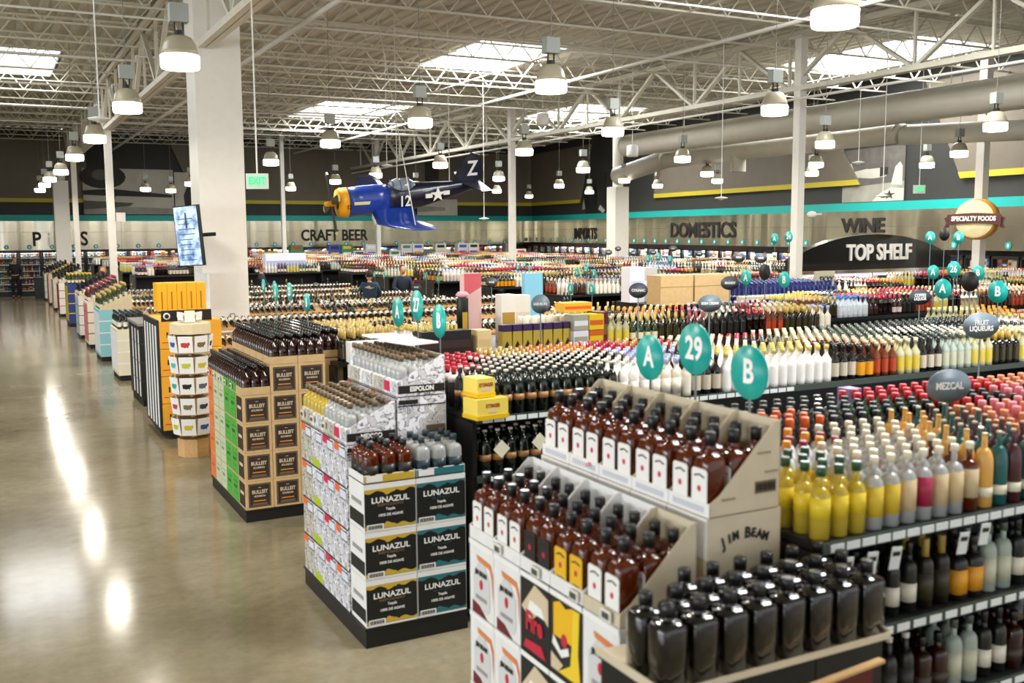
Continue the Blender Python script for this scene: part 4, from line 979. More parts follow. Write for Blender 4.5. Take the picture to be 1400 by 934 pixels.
# yellow liqueur cartons at the end of the second run
M_yc = mat('yellow_carton', 'e9cf58', .5)
for i, (x, y, z, w, h) in enumerate(((2.96, 6.02, 1.44, .25, .14), (2.93, 6.06, 1.585, .14, .13))):
    o = MB().box(-w / 2, w / 2, -.09, .09, 0, h).build('yellow_carton', M_yc, loc=(x, y, z), rot=(0, 0, .12), label=['yellow carton with red arched lettering on the second shelf end', 'smaller yellow carton lying on top of the yellow lettered one'][i], cat='carton')
    link('lettering', text_data('ETTINGER', .035, .001, .0006, mat('rust_ink', 'a03a1c', .5), .7), o, (0, -.0915, h * .65), RY)
    MB().box(-w / 2 - .004, w / 2 + .004, -.095, .095, 0, .03).build('tray_rim', mat('deep_yellow', 'e0b400', .5), o)
    MB().prism([(.035 * math.cos(t), -.0925, .045 + .03 * math.sin(t)) for t in [i_ * math.pi / 8 for i_ in range(9)]], (0, .001, 0)).build('round_emblem', M_cream, o)
# third run
gondola(2.95, 9.6, 9.25, 10.7, 'third black shelf gondola, behind the round 27 marker')
run3 = 'on the third shelf top'
r_ = random.Random(9)
pool = ['orcap', 'redcap', 'olive', 'whcap', 'goldcap', 'redl', 'gincl', 'ginye', 'darkwh', 'whitel', 'bluecap', 'lavcap', 'orangel', 'kred', 'winey', 'pinkb', 't_corkb', 'v_orange', 'rye']
def runfill(x0, x1, y0, y1, z, run, rows, seed, pools=pool, step=.1, skip=()):
    r = random.Random(seed); n = int((x1 - x0) / step); ys = [y0 + .07 + (y1 - y0 - .14) * i / (rows - 1) for i in range(rows)]
    for blk in range(0, rows, 3):
        col = 0
        while col < n:
            key = r.choice(pools); w = r.choice((2, 3, 3, 4, 6))
            for c2 in range(col, min(col + w, n)):
                x = x0 + .05 + c2 * step
                if any(a < x < b and ya < ys[blk] < yb for a, b, ya, yb in skip): continue
                for rr in range(blk, min(blk + 3, rows)): put(key, x, ys[rr] + r.uniform(-.008, .008), z, run, rr, c2)
            col += w
def gbox(x, y, z, w, d, h, c1, c2, lb, rot=0, grp='boxed gifts'):
    o = MB().box(-w / 2, w / 2, -d / 2, d / 2, 0, h).build('gift_carton', mat('box_' + c1, c1, .5), loc=(x, y, z), rot=(0, 0, rot), label=lb, cat='carton', group=grp)
    MB().box(-w / 2 + .01, w / 2 - .01, -d / 2 - .002, -d / 2, h * .3, h * .62).build('printed_band', mat('box_' + c2, c2, .5), o)
runfill(3.0, 4.35, 9.25, 9.8, 1.441, run3, 5, 3, ['olive', 'winey', 'goldcap'])
runfill(3.0, 4.2, 9.9, 10.7, 1.441, run3, 6, 5, ['winey', 'winer', 'olive', 'gincl'])
gbox(3.3, 9.2, 1.445, .5, .16, .2, 'f0ece8', 'b02434', 'long white case with dark red front on the third run')
gbox(4.1, 9.32, 1.445, .55, .2, .25, '1c1a18', '3a2420', 'dark case behind the number 27 marker')
gbox(4.52, 9.3, 1.445, .16, .2, .24, 'dcc08a', 'cdb078', 'tan case beside the dark case on the third run')
runfill(6.1, 9.55, 9.25, 10.7, 1.441, run3, 11, 8)
# boxed goods on the third run: cream cylinders, gold and purple bags, coloured cases
for i in range(7):
    o = MB().prism([(-.058, -.05, 0), (.058, -.05, 0), (.052, -.05, .25), (-.052, -.05, .25)], (0, .1, 0)).build('pouch', mat('gold_pouch', 'b39a3c', .45), loc=(4.86 + i * .125, 9.4, 1.44), label=f'gold pouch with purple top on the third shelf run, {ordn(i)} along', cat='pouch', group='gold and purple pouches')
    MB().box(-.054, .054, -.053, .053, .2, .27).build('purple_top', mat('purple_print', '35204a', .5), o); MB().prism([(-.05, -.052, .0), (.05, -.052, 0), (.0, -.052, .1)], (0, .001, 0)).build('peak_print', mat('brown_print', '2e1a14', .5), o)
for i, (c1, c2) in enumerate((('9a9a86', 'd8d4dc'), ('d9b414', 'c05a18'))):
    for L in range(2): gbox(5.74 + i * .2, 9.38, 1.44 + L * .175, .19, .2, .17, (c1, c2)[1 - L] , (c1, c2)[L], f'{["grey and white", "yellow and orange"][i]} case on the third run, {["lower", "upper"][L]} one')
gbox(6.06, 9.45, 1.44, .12, .25, .36, '5a2020', '7a5a30', 'tall maroon case beside the yellow cases on the third run')
gbox(5.85, 9.62, 1.8, .36, .2, .1, 'f0b020', 'e0562a', 'orange and yellow tray on top of the coloured cases')
for i in range(14): MB().lathe([(.04, 0), (.04, .3), (.03, .31)], 12).box(-.02, .02, -.043, -.04, .08, .2, 1).build('cream_canister', [mat('cream_canister', 'e9dfc8', .5), M_ink], loc=(5.3 + (i % 7) * .1, 9.75 + (i // 7) * .12, 1.44), label=f'cream round bottle canister, {["front", "rear"][i // 7]} row, {ordn(i % 7)} along the third run', cat='canister', group='cream canisters')
gbox(5.28, 10.2, 1.44, .18, .16, .54, 'efe9dc', 'b8913c', 'white presentation box with a gold bottle window on the third run')
gbox(5.52, 10.3, 1.44, .2, .16, .52, 'ece6da', 'e0d6c4', 'plain cream presentation box on the third run')
# tall dark tube and pink framed picture board behind
o = MB().lathe([(.068, 0), (.068, .5), (.065, .51)], 20).build('presentation_tube', mat('dark_tube', '1c2018', .4), loc=(4.78, 10.3, 1.44), label='tall dark cylindrical tube topped with pink paper', cat='tube')
MB().lathe([(.03, .51), (.085, .54), (.05, .58), (0, .55)], 9).build('pink_paper', mat('pink_tissue', 'e8a0aa', .6), o)
MB().box(-.03, .03, -.07, -.06, .15, .35).build('gold_label', M_gold, o)
o = MB().box(-.11, .11, -.06, .06, 0, .78).build('pink_display_board', mat('pink_board', 'ecc0b8', .6), loc=(4.98, 10.5, 1.44), label='pale pink display board with a rose picture behind the dark tube', cat='board')
MB().prism([(-.11, -.0615, .5), (.11, -.0615, .62), (.11, -.0615, .78), (-.11, -.0615, .78)], (0, .001, 0)).build('rose_print', mat('rose_print', 'd8606a', .5), o)
o = MB().box(-.15, .15, -.05, .05, 0, .74).build('blue_display_board', mat('sky_blue_board', '86c4dc', .6), loc=(7.1, 12.85, 1.35), label='light blue display board rising over the shelf tops', cat='board')
MB().box(.15, .17, -.05, .05, 0, .74).build('dark_edge', M_black, o)

# further runs, three blocks across
rackrows = [12.0 + 2.4 * i for i in range(8)]
seg2 = [7.0, 10.35, 13.6, 16.8, 20.0, 23.2, 26.4, 29.6, 32.8, 36.0, 39.2, 42.4]
for i, y in enumerate(seg2):
    z = 1.44
    x1 = 16.0 if y > 8 else 13.5
    gondola(10.0, x1, y, y + 1.4, f'black shelf gondola of the middle block, {ordn(i)} from the shop front', grp='middle block gondolas')
    runfill(10.05, x1 - .05, y, y + 1.4, z + .001, f'on the {ordn(i)} run of the middle block', 9 if i < 5 else 6, 20 + i, skip=[(9.9, 11.0, 11.3, 12)] if i == 1 else [(9.9, 14.3, 13.4, 15.1)] if i == 2 else [(11.2, 13.4, 7.1, 8.1)] if i == 0 else ())
for i, y in enumerate([31.4, 34.6, 37.8, 41.0, 44.2]):
    gondola(3.9, 9.6, y, y + 1.4, f'black shelf gondola beyond the wine racks, {ordn(i)} of them', grp='gondolas beyond the racks')
    runfill(3.95, 9.55, y, y + 1.4, 1.441, f'on the {ordn(i)} run beyond the wine racks', 5, 50 + i)
for i, y in enumerate([20.6, 23.8, 27.0, 30.2, 33.4, 36.6, 40, 43.2]):
    gondola(17.4, 22.6, y, y + 1.4, f'black shelf gondola of the far block, {ordn(i)} behind the top shelf room', grp='far block gondolas')
    runfill(17.45, 22.55, y, y + 1.4, 1.441, f'on the {ordn(i)} run of the far block', 5, 70 + i)
for i, (x0, x1, y) in enumerate([(14.8, 19.5, 8.6), (17.2, 22.4, 12.0), (18.0, 22.6, 14.8)]):
    gondola(x0, x1, y, y + 1.3, f'black shelf gondola before the specialty foods corner, {ordn(i)} of three', grp='specialty corner gondolas')
    runfill(x0 + .05, x1, y, y + 1.3, 1.441, f'on the {ordn(i)} run before the specialty corner', 7, 90 + i)
# kraft cartons and other boxed stock on the middle block tops
for i, (x, w) in enumerate(((10.35, .68), (11.12, .78))):
    MB().box(-w / 2, w / 2, -.2, .2, 0, .5).box(-w / 2, w / 2, -.202, -.2, .3, .31, 1).build('plain_kraft_carton', [M_kraft, mat('tan_seam', '9a7a4a', .6)], loc=(x, 13.85, 1.442), label=f'large plain kraft carton on the middle block, {["nearer the main aisle", "nearer the side wall"][i]}', cat='carton')
for i, (x, y, c1, c2, h) in enumerate([(10.1, 14.6, 'eceaf2', 'b8c4dc', .62), (10.45, 14.7, 'b8b4b0', 'e4e0e8', .6), (13.2, 7.4, 'e9d9b0', '8a6a30', .2), (12.3, 7.3, 'd8d0c0', '181818', .26), (12.7, 7.3, 'd8d0c0', '181818', .26), (13.1, 7.75, '1f4a3a', 'd8d0c0', .22), (12.1, 7.9, '16592f', 'e8e4d8', .25), (11.4, 7.9, '3a6a9a', 'c8d8e8', .25)]):
    gbox(x, y, 1.445, .3, .28, h, c1, c2, f'{["white tall", "grey tall", "cream", "black and cream arched", "second black and cream arched", "dark green", "bright green", "blue", "bottle green", "second bottle green"][i]} case standing on a shelf top of the middle rows')
gbox(8.45, 31.7, 1.445, 1.3, .4, .6, 'e6eaf6', 'a8b4dc', 'large white and pale blue printed case beyond the wine racks')
# blue vodka display wall with its name board, before the top shelf room
t = thing('vodka_display', 'deep blue vodka bottle display with white and yellow framed cartons', 'display')
MB().box(11.6, 14.3, 13.62, 13.66, 1.44, 1.54).build('navy_front_strip', mat('navy_print', '1a2768', .5), t)
MB().box(10.02, 11.05, 11.6, 11.74, 1.442, 1.7).build('pale_carton_row', M_kraftl, t)
for i in range(12): MB().box(10.06 + i * .083, 10.11 + i * .083, 11.59, 11.6, 1.48, 1.65).build('window_opening', M_black if i < 6 else mat('yellow_frame', 'e0e040', .5), t)
MB().box(13.75, 14.25, 13.9, 13.94, 1.6, 1.92).build('name_board', mat('grey_tan_board', 'a9a48c', .5), t)
MB().box(13.98, 14.02, 13.9, 13.94, 1.54, 1.6).build('board_post', M_blackmetal, t)
link('lettering', text_data('SKYY', .17, .003, .001, M_ink, .9), t, (14.03, 13.89, 1.76), RY)
for col in range(24):
    for row in range(9): put('blueb', 11.66 + col * .105, 13.72 + row * .14, 1.441, 'on the blue vodka display', row, col)

# ================== wine racks of pale wood
lying = MB().lathe([(.0, 0, 0, lin('14110f')), (.037, 0, 0, lin('14110f')), (.037, .05, 0, lin('d6cebc')), (.037, .13, 0, lin('14110f')), (.037, .19, 0, lin('14110f')), (.014, .23, 0, lin('2a1418')), (.015, .3, 0, lin('2a1418')), (0, .3, 0, lin('2a1418'))], 9, 0, axis='y')
lying.v = [(x, -(y - .3), z) for x, y, z in lying.v]; lying.f = [f[::-1] for f in lying.f]
ly_d = lying.data('wine_bottle', [M_glassy])
lyL = []
ly_n = 0
def lay(x, y, z, run, row, col):
    d = visible(x, y, z)
    if d: lyL.append((d, x, y, z, run, row, col))
for i, y in enumerate(rackrows):
    x0, x1 = (4.0 if i == 2 else 2.95), (9.4 if i < 4 else 10)
    dz = 0 if i < 3 else -.3
    t = thing('wine_rack', f'pale wood stepped wine rack across the hall, {ordn(i)} from the shop front', 'rack', group='stepped wine racks')
    b = MB(); b.prism([(x0, y + .1, 0), (x0, y + .95, 0), (x0, y + .95, 1.2 + dz), (x0, y + .62, 1.2 + dz), (x0, y + .1, .74 + dz)], (x1 - x0, 0, 0))
    b.build('carcass', M_wood, t)
    for s, (ya, za) in enumerate(((y, .8 + dz), (y + .3, 1.04 + dz), (y + .6, 1.28 + dz))):
        MB().prism([(x0, ya, za), (x0, ya + .3, za + .1), (x0, ya + .3, za + .08), (x0, ya, za - .02)], (x1 - x0, 0, 0)).build('tilted_shelf', M_wood, t)
        MB().box(x0, x1, ya - .015, ya, za - .02, za + .015).build('front_lip', M_wood, t)
        for c_ in range(int((x1 - x0) / .1)):
            if (c_ * 7 + i * 3 + s) % 29 == 5: continue
            lay(x0 + .06 + c_ * .1, ya + .01, za + .035, f'{("lower", "middle", "upper")[s]} step of the {ordn(i)} wine rack', s, c_)
    x = x0
    while x <= x1 + .01: MB().box(x - .02, x + .02, y - .01, y + .95, 0, .78 + dz).box(x - .02, x + .02, y + .6, y + .95, 0, 1.3 + dz).build('upright', M_wood, t); x += (x1 - x0) / 6
    rr = random.Random(40 + i)
    for q in range(12):
        put(rr.choice(['winer', 'winey', 'winer']), x0 + rr.uniform(.2, x1 - x0 - .2), y + .92, 1.3 + dz, f'standing among the lying bottles of the {ordn(i)} wine rack', 'middle step', q)
    # open bins of dark bottles in front of the near rack
lyL.sort(key=lambda a: a[0])
rest = MB()
for i, (d, x, y, z, run, row, col) in enumerate(lyL):
    if i < 290: link('lying_wine_bottle', ly_d, None, (x, y, z), (.36, 0, 0), f'wine bottle lying neck out, {run}, {ordn(col)} along', 'bottle', f'lying wine bottles {run}')
    else:
        rest.add([(vx + x, vy * .936 - vz * .352 + y, vy * .352 + vz * .936 + z) for vx, vy, vz in lying.v], lying.f, 0, True); rest.c[-len(lying.f):] = lying.c
o = rest.build('lying_wine_bottle', M_glassy); tag(o, 'the many further wine bottles lying in the distant wooden racks', 'bottle', None, 'stuff')
for i, (x, y, z) in enumerate([(4.0, 12.0, .95), (4.25, 12.0, .95), (4.5, 12.0, .95), (4.75, 12.0, .95)]):
    put('winey', x, y, 1.2, 'standing before the first wine rack', 'single', i)

# ================== end displays farther along the main aisle
def endcap(y, yb, x1, h, c1, c2, lb, bottles, stripes=None, key=None, tx=2.04, tilt=True):
    t = thing('end_display', lb, 'display', group=None)
    MB().box(tx + .02, x1 + .02, y + .03, yb - .02, 0, .1).build('display_base', M_blackmetal, t)
    MB().box(tx, x1, y, yb, .1, h).build('carton_stack', mat('stack_' + c1, c1, .55), t)
    MB().box(tx - .002, tx, y + .04, yb - .04, .16, h - .06).build('side_print', mat('stack_' + c2, c2, .55), t)
    b = MB()
    for k in range(1, 4): b.box(tx - .004, x1 + .001, y - .002, y, .1 + (h - .1) * k / 4, .1 + (h - .1) * k / 4 + .02); b.box(tx - .004, tx - .001, y, yb, .1 + (h - .1) * k / 4, .1 + (h - .1) * k / 4 + .012)
    b.build('stripe', mat('stripe_' + (stripes or c2), stripes or c2, .5), t)
    if tilt:
        MB().prism([(tx, yb, h), (x1, yb, h), (x1, yb, h + .42), (tx, yb, h + .1)], (0, -.012, 0)).build('sloped_flap', M_kraftl, t)
        MB().prism([(tx + .02, y, h), (x1, y, h), (x1, y, h + .34), (tx + .02, y, h + .06)], (0, .012, 0)).build('sloped_flap', M_kraftl, t)
    if key:
        nx = int((x1 - tx) / .1); ny = int((yb - y - .1) / .11)
        for a in range(nx):
            for q in range(ny): put(key, tx + .06 + a * .1, y + .09 + q * .11, h + .001 + (a * .05 if tilt else 0), bottles, a, q)
    return t
def hs():
    t = thing('orange_carton_display', 'stack of orange cartons with small black marks, beside the postcard spinner', 'display')
    MB().box(2.05, 2.75, 13.54, 14.7, 0, .12).build('display_base', M_blackmetal, t)
    MB().box(1.9, 1.93, 13.5, 14.74, .12, 1.58).build('black_side_stack', mat('stack_black', '232426', .5), t)
    for k in range(5):
        MB().box(1.897, 1.9, 13.55 + k * .24, 13.66 + k * .24, .16, 1.5).build('white_side_panel', M_card, t)
    for k in range(4):
        c_ = MB().box(1.932, 2.72, 13.5, 14.7, .125 + k * .36, .478 + k * .36).build('orange_carton', mat('orange_carton', 'eba62a', .55), t)
        for q in range(3): MB().box(2.02 + q * .06, 2.04 + q * .06, 13.497, 13.5, .27 + k * .36, .34 + k * .36).build('black_mark', M_ink, c_)
        MB().box(1.96, 2.6, 13.497, 13.5, .2 + k * .36, .21 + k * .36).build('print_line', M_red, c_)
    for q in range(3):
        o = MB().lathe([(0, -.01), (.045, -.01), (.045, 0), (0, 0)], 16, 0, axis='y').build('round_medallion', M_white, t, loc=(2.03 + q * .17, 13.49, 1.63)); MB().lathe([(0, -.012), (.028, -.012), (.028, -.01)], 12, axis='y').build('dark_centre', M_ink, o)
    MB().box(1.97, 2.6, 13.5, 13.56, 1.56, 1.7).build('header_card', M_ink, t)
    for r in range(2):
        for q in range(5):
            if r == 0 and q < 1: continue
            MB().box(2.13 + q * .135, 2.26 + q * .135, 14.9, 15.3, 1.12 + r * .47 - (.0 if r else .2), 1.56 + r * .43).build('tall_orange_carton', mat('amber_carton', 'f2b21c', .55), t)
            MB().box(2.18 + q * .135, 2.2 + q * .135, 14.897, 14.9, 1.2 + r * .42, 1.45 + r * .42).build('vertical_print', mat('brown_orange_ink', 'a8701c', .5), t)
    MB().box(2.13, 2.8, 14.9, 15.3, .12, .93).build('lower_stack', mat('orange_carton', 'eba62a'), t)
hs()
# postcard spinner
t = thing('postcard_spinner', 'octagonal kraft spinner rack full of state map postcards', 'rack', (2.14, 12.45, 0), (0, 0, .35))
MB().lathe([(.2, 0), (.2, .22)], 8, smooth=False).build('base', M_wood, t)
MB().lathe([(.035, .22), (.035, 1.55)], 10).build('pole', M_kraft, t)
cc_ = ['3aa88c', '151515', '5a6068', '52b8b4', 'b8c22a', 'c9b42a', '3a5a9a', 'c03a3a', '7a6a50', '384048']
rr = random.Random(5)
for k in range(5):
    z = .27 + k * .25
    ti = MB().lathe([(.2, 0), (.235, .0), (.235, .03), (.2, .03)], 8, smooth=False, c=(0, 0, z)).lathe([(.17, 0), (.19, .2)], 8, smooth=False, c=(0, 0, z)).build('tier', M_kraft, t)
    for q in range(8):
        a = q * math.pi / 4
        g = MB().box(-.085, .085, -.004, .004, -.01, .19)
        cd = g.build('postcard', M_card, ti, loc=(.225 * math.cos(a), .225 * math.sin(a), z + .02), rot=(.12, 0, a + math.pi / 2))
        pts = [(-.05, .05), (-.055, .1), (-.02, .105), (.02, .1), (.05, .11), (.055, .08), (.035, .06), (.03, .035), (.015, .05), (-.015, .04), (-.03, .05)]
        MB().prism([(x, -.0055, zz + .01) for x, zz in pts], (0, .001, 0)).build('map_print', mat('map_' + cc_[(q + k * 3) % 10], cc_[(q + k * 3) % 10], .5), cd)
top = MB().lathe([(.22, 0), (.24, .0), (.24, .12), (.22, .13)], 8, smooth=False, c=(0, 0, 1.5)).build('top_box', M_kraftl, t)
for q in range(6): MB().box(-.06, .06, -.004, .004, 0, .1).build('upper_postcard', M_card, t, loc=(.12 * math.cos(q * 1.047), .12 * math.sin(q * 1.047), 1.64 + .02 * (q % 2)), rot=(.1, 0, q * 1.047 + math.pi / 2))
MB().lathe([(.09, 1.63), (.09, 1.7), (.11, 1.71), (.11, 1.73), (.03, 1.76)], 8, smooth=False).build('top_finial', M_kraftl, t)

b = endcap(16.3, 17.6, 2.5, 1.27, '1c1f1e', '26292a', 'tall black carton display with white side strips', 'on the black carton display', '303432', None, 2.04, False)
for q in range(3): MB().box(2.036, 2.038, 16.4 + q * .35, 16.52 + q * .35, .15, 1.2).build('white_strip', M_card, b)
MB().box(2.02, 2.52, 16.28, 17.62, 1.27, 1.31).build('top_tray', mat('grey_tray', '8a8880', .4), b)
endcap(19.4, 20.5, 2.6, .95, 'e6dcc0', 'f1efec', 'white and cream bag display holding dark bottles', 'on the white and cream display', None, 'winer', tilt=False)
endcap(22.6, 23.8, 2.7, 1.1, '8cc4cc', 'e8eef0', 'pale teal carton display of bottles', 'on the pale teal display', 'e8eef0', 'winey')
endcap(25.3, 26.4, 2.8, 1.1, 'e9dfc8', 'd9848c', 'cream carton display with dark red stripes', 'on the cream striped display', '8a1c2c', 'pinkb')
endcap(27.8, 28.9, 2.8, 1.1, 'e4dcd0', 'b8c8cc', 'pale carton display with sloped kraft flaps', 'on the pale sloped display', '6a6a60', 'winer')
endcap(31.6, 32.8, 2.8, 1.25, '2b3a78', 'e2d22c', 'blue and yellow carton display near the second slim column', 'on the blue and yellow display', 'e2d22c', 'winey', tilt=False)
endcap(35.6, 36.8, 2.8, 1.1, 'e6ded4', 'c8483c', 'cream and red carton display far along the aisle', 'on the cream and red display', '9c2028', 'winer')
endcap(38.6, 39.8, 2.8, 1.1, 'ddd4c4', 'e8e4dc', 'plain pale carton display far along the aisle', 'on the plain pale display', None, 'olive')
endcap(41.6, 42.8, 2.8, 1.1, 'd8b8a8', 'c8c0b8', 'pinkish carton display near the far coolers', 'on the pinkish display', None, 'winer')
endcap(44.6, 45.6, 2.8, 1.05, 'd8d0c4', '9a9a90', 'grey carton display nearest the far coolers', 'on the grey display', None, 'whcap')
MB().box(.0, .5, 0, .5, 0, .85).box(-.02, .52, -.02, .52, .85, .9).build('service_cart', mat('dark_green_cart', '24332e', .5), loc=(1.75, 46.3, 0), label='dark green cart standing at the far end of the main aisle', cat='cart')
# stacked beer cases in front of the back wall coolers
rr = random.Random(31); i = 0
for x in np.arange(11.2, 24.6, .62):
    hgt = rr.choice((1.5, 1.8, 2.1, 2.3)); c_ = rr.choice(['e8e4e0', 'd8c83a', '3a4ab0', '2c8a4a', 'e8d8e0', 'c8a878', 'b8c8d8', 'd8d8d8', '6a6a6a', 'f0ece0'])
    for L in range(int(hgt / .3)):
        o = MB().box(-.29, .29, -.2, .2, 0, .29).build('beer_case', mat('case_' + c_, c_, .55), loc=(x, 46.9 if x < 23 else 45.2, .02 + L * .3), label=f'printed beer case before the back coolers, {ordn(L)} layer, {ordn(i)} stack along', cat='case', group='stacked beer cases')
        c3 = rr.choice(['3a5ac0', 'c03030', 'f0f0f0', '2a8a50', '202020', 'e0b030'])
        MB().box(-.2, .2, -.203, -.2, .08, .22).build('case_print', mat('case_' + c3, c3, .5), o)
    i += 1
# ================== round aisle markers
def marker(kind, x, y, z, ch, lb, dia=.235, face=RX, m=None, tm=None, grp=None, tilt=0, post=None, ts=.62, wide=1.0):
    m = m or M_teal; tm = tm or M_whiteink
    t = thing(kind, lb, 'sign', (x, y, z), (0, 0, (-math.pi / 2 if face == RX else 0) + tilt), grp)
    MB().lathe([(0, -.004), (dia / 2, -.004), (dia / 2, .004), (0, .004)], 32, 0, axis='y').build('disc', m, t).scale = (wide, 1, 1)
    if ch:
        lines = ch.split('\n')
        link('lettering', text_data(ch, dia * ts, dia * .018, .0008, tm, .85), t, (0, -.0065, 0), RY)
    if post: MB().box(-.006, .006, .004, .01, -post, .0).build('post', mat('marker_post', '7a8a8a', .4, metal=.4), t)
    return t
marker('aisle_marker', 3.0, 4.18, 2.05, 'A', 'large teal round marker with white letter A, nearest of its set', .235, post=.6)
marker('aisle_marker', 3.0, 3.81, 2.13, '29', 'large teal round marker with white number 29', .25, post=.68)
marker('aisle_marker', 3.0, 3.42, 2.065, 'B', 'large teal round marker with white letter B above the cut kraft cases', .245, post=.6)
marker('aisle_marker', 2.95, 7.61, 2.05, 'A', 'teal round marker A over the second shelf gondola end', .24, post=.6)
marker('aisle_marker', 2.95, 7.2, 2.13, '27', 'teal round marker with number 27 over the second gondola end', .24, post=.68)
marker('aisle_marker', 2.95, 6.77, 2.04, 'B', 'teal round marker B beside the number 27', .25, post=.6)
for (px, ch, y, z) in ((376, 'A', 11.3, 2.02), (389, '25', 10.7, 2.06), (409, 'B', 10.05, 1.98)): marker('aisle_marker', 2.9, y, z, ch, f'narrow looking teal marker {ch} beyond the square clad column', .2, post=.6)
for (y, ch, z) in ((13.9, 'A', 1.96), (13.3, 'B', 1.96)): marker('aisle_marker', 3.4, y, z, ch, f'far teal marker {ch} on the first wine rack end', .2, post=.5)
# second block, ends facing the main aisle
M_bm = mat('sign_back_black', '101010', .5)
marker('aisle_marker', 9.94, 8.0, 2.0, 'A', 'teal marker A at the near end of the middle block', .235, post=.55)
marker('aisle_marker', 9.97, 7.3, 2.0, 'B', 'teal marker B at the near end of the middle block', .25, post=.55)
marker('aisle_marker', 9.95, 7.65, 2.1, '', 'round marker showing its black back between the near A and B', .23, m=M_bm, post=.6)
marker('aisle_marker', 9.9, 11.4, 2.0, 'A', 'teal marker A above the large kraft cartons', .225, post=.55)
marker('aisle_marker', 9.9, 10.6, 2.0, 'B', 'teal marker B beside the grey vodka name board', .225, post=.55)
marker('aisle_marker', 9.9, 11.0, 2.1, '', 'black round marker over the middle block beside the slim column', .23, m=M_bm, post=.6)
marker('aisle_marker', 11.9, 9.75, 2.09, 'A', 'small teal marker A beside the number 26', .2, post=.6)
marker('aisle_marker', 11.95, 9.45, 2.14, '26', 'teal round marker with number 26', .22, post=.65)
marker('aisle_marker', 12.0, 9.1, 2.1, 'B', 'small teal marker B behind the black round marker', .2, post=.6)
for (x, y, z, ch, lb) in ((14.1, 15.4, 2.52, 'A', 'teal marker A high before the domestics fascia'), (14.1, 15.0, 2.56, '24', 'teal marker number 24 touching the slim column'), (15.2, 12.55, 2.55, 'A', 'teal marker A before the wine fascia'), (15.2, 12.25, 2.6, '', 'black round marker before the wine fascia'), (15.2, 11.95, 2.55, 'B', 'teal marker B before the wine fascia, beside the cheese sign')):
    marker('aisle_marker', x, y, z, ch, lb, .22, m=M_bm if not ch else None, post=1.0)
for i, (px, py, ch, sz) in enumerate(sorted([(780, 395, 'A', 15), (809, 396, 'B', 15), (789, 373, 'A', 12), (801, 368, '22', 12), (812, 374, 'B', 12), (886, 354, 'A', 11), (900, 351, '22', 11), (916, 355, 'B', 11), (708, 366, 'A', 9), (717, 362, '20', 9), (724, 368, 'B', 9), (648, 383, 'A', 13), (688, 386, 'A', 10), (512, 375, 'A', 9), (525, 377, 'B', 9), (582, 378, 'A', 12), (599, 382, 'B', 12)], key=lambda a: a[0])):
    D = .17 * FPX / sz
    p = Vector((0, 0, CAM_H)) + (CR * ((px - 700) / FPX) - CU * ((py - 467) / FPX) + CF) * D
    marker('aisle_marker', p.x, p.y, p.z, ch, f'small distant teal marker {ch} among the shelf tops, {ordn(i)} counting away from the square column', .17, post=.35, grp='distant aisle markers')
# oval category signs
def oval(x, y, z, w, h, ch, lb, m=M_grey, size=.05, rot=0, post=.3, grp=None):
    t = thing('category_sign', lb, 'sign', (x, y, z), (0, 0, rot), grp)
    MB().lathe([(0, -.004), (.5, -.004), (.5, .004), (0, .004)], 36, 0, axis='y').build('oval_board', m, t).scale = (w, 1, h)
    if ch: link('lettering', text_data(ch, size, size * .025, .0008, M_whiteink, .85), t, (0, -.0065, 0), RY)
    MB().box(-.006, .006, .004, .01, -h / 2 - post, -h / 2).build('post', mat('marker_post', '7a8a8a'), t)
    return t
VR = -.0
oval(4.3, 3.4, 1.905, .255, .172, 'MEZCAL', 'large grey oval mezcal sign on the nearest shelf run', size=.05, rot=-.25, post=.35)
oval(7.0, 5.26, 1.93, .32, .21, 'FRUIT\nLIQUEURS', 'grey oval fruit liqueurs sign behind the mezcal sign', size=.055, rot=-.3, post=.35)
oval(6.14, 7.58, 2.0, .235, .17, 'IRISH CREAM', 'grey oval irish cream sign above the red capped bottles', size=.035, rot=-.35, post=.5)
oval(4.45, 7.9, 2.04, .17, .175, 'LIQUEURS', 'grey round sign with a white word over the purple pouches', size=.032, rot=-.6, post=.5)
oval(8.9, 7.45, 1.97, .25, .165, 'COFFEE\nLIQUOR', 'dark grey oval coffee liquor sign beside the teal A', M_dgrey, .045, -.35, .5)
oval(8.0, 9.5, 2.06, .23, .17, 'BRANDY', 'dark grey oval sign over the kraft cartons', M_dgrey, .04, -.35, .5)
oval(6.3, 9.0, 2.05, .21, .17, 'COGNAC', 'dark grey oval sign over the third shelf run', M_dgrey, .04, -.5, .5)
for i, (px, py, w) in enumerate(sorted([(672, 386, 15), (685, 396, 12), (630, 386, 10), (569, 393, 13), (598, 405, 10), (832, 345, 9), (866, 346, 9), (893, 345, 9), (956, 347, 9), (1010, 352, 16), (1040, 353, 16), (432, 390, 9), (460, 395, 8), (360, 397, 7), (845, 340, 8), (920, 340, 10)])):
    D = .2 * FPX / w
    p = Vector((0, 0, CAM_H)) + (CR * ((px - 700) / FPX) - CU * ((py - 467) / FPX) + CF) * D
    oval(p.x, p.y, p.z, .22, .17, 'WINE', f'small distant grey oval sign among the shelf tops, {ordn(i)} counting away from the square column', M_dgrey, .045, -.5, .3, 'distant category signs')

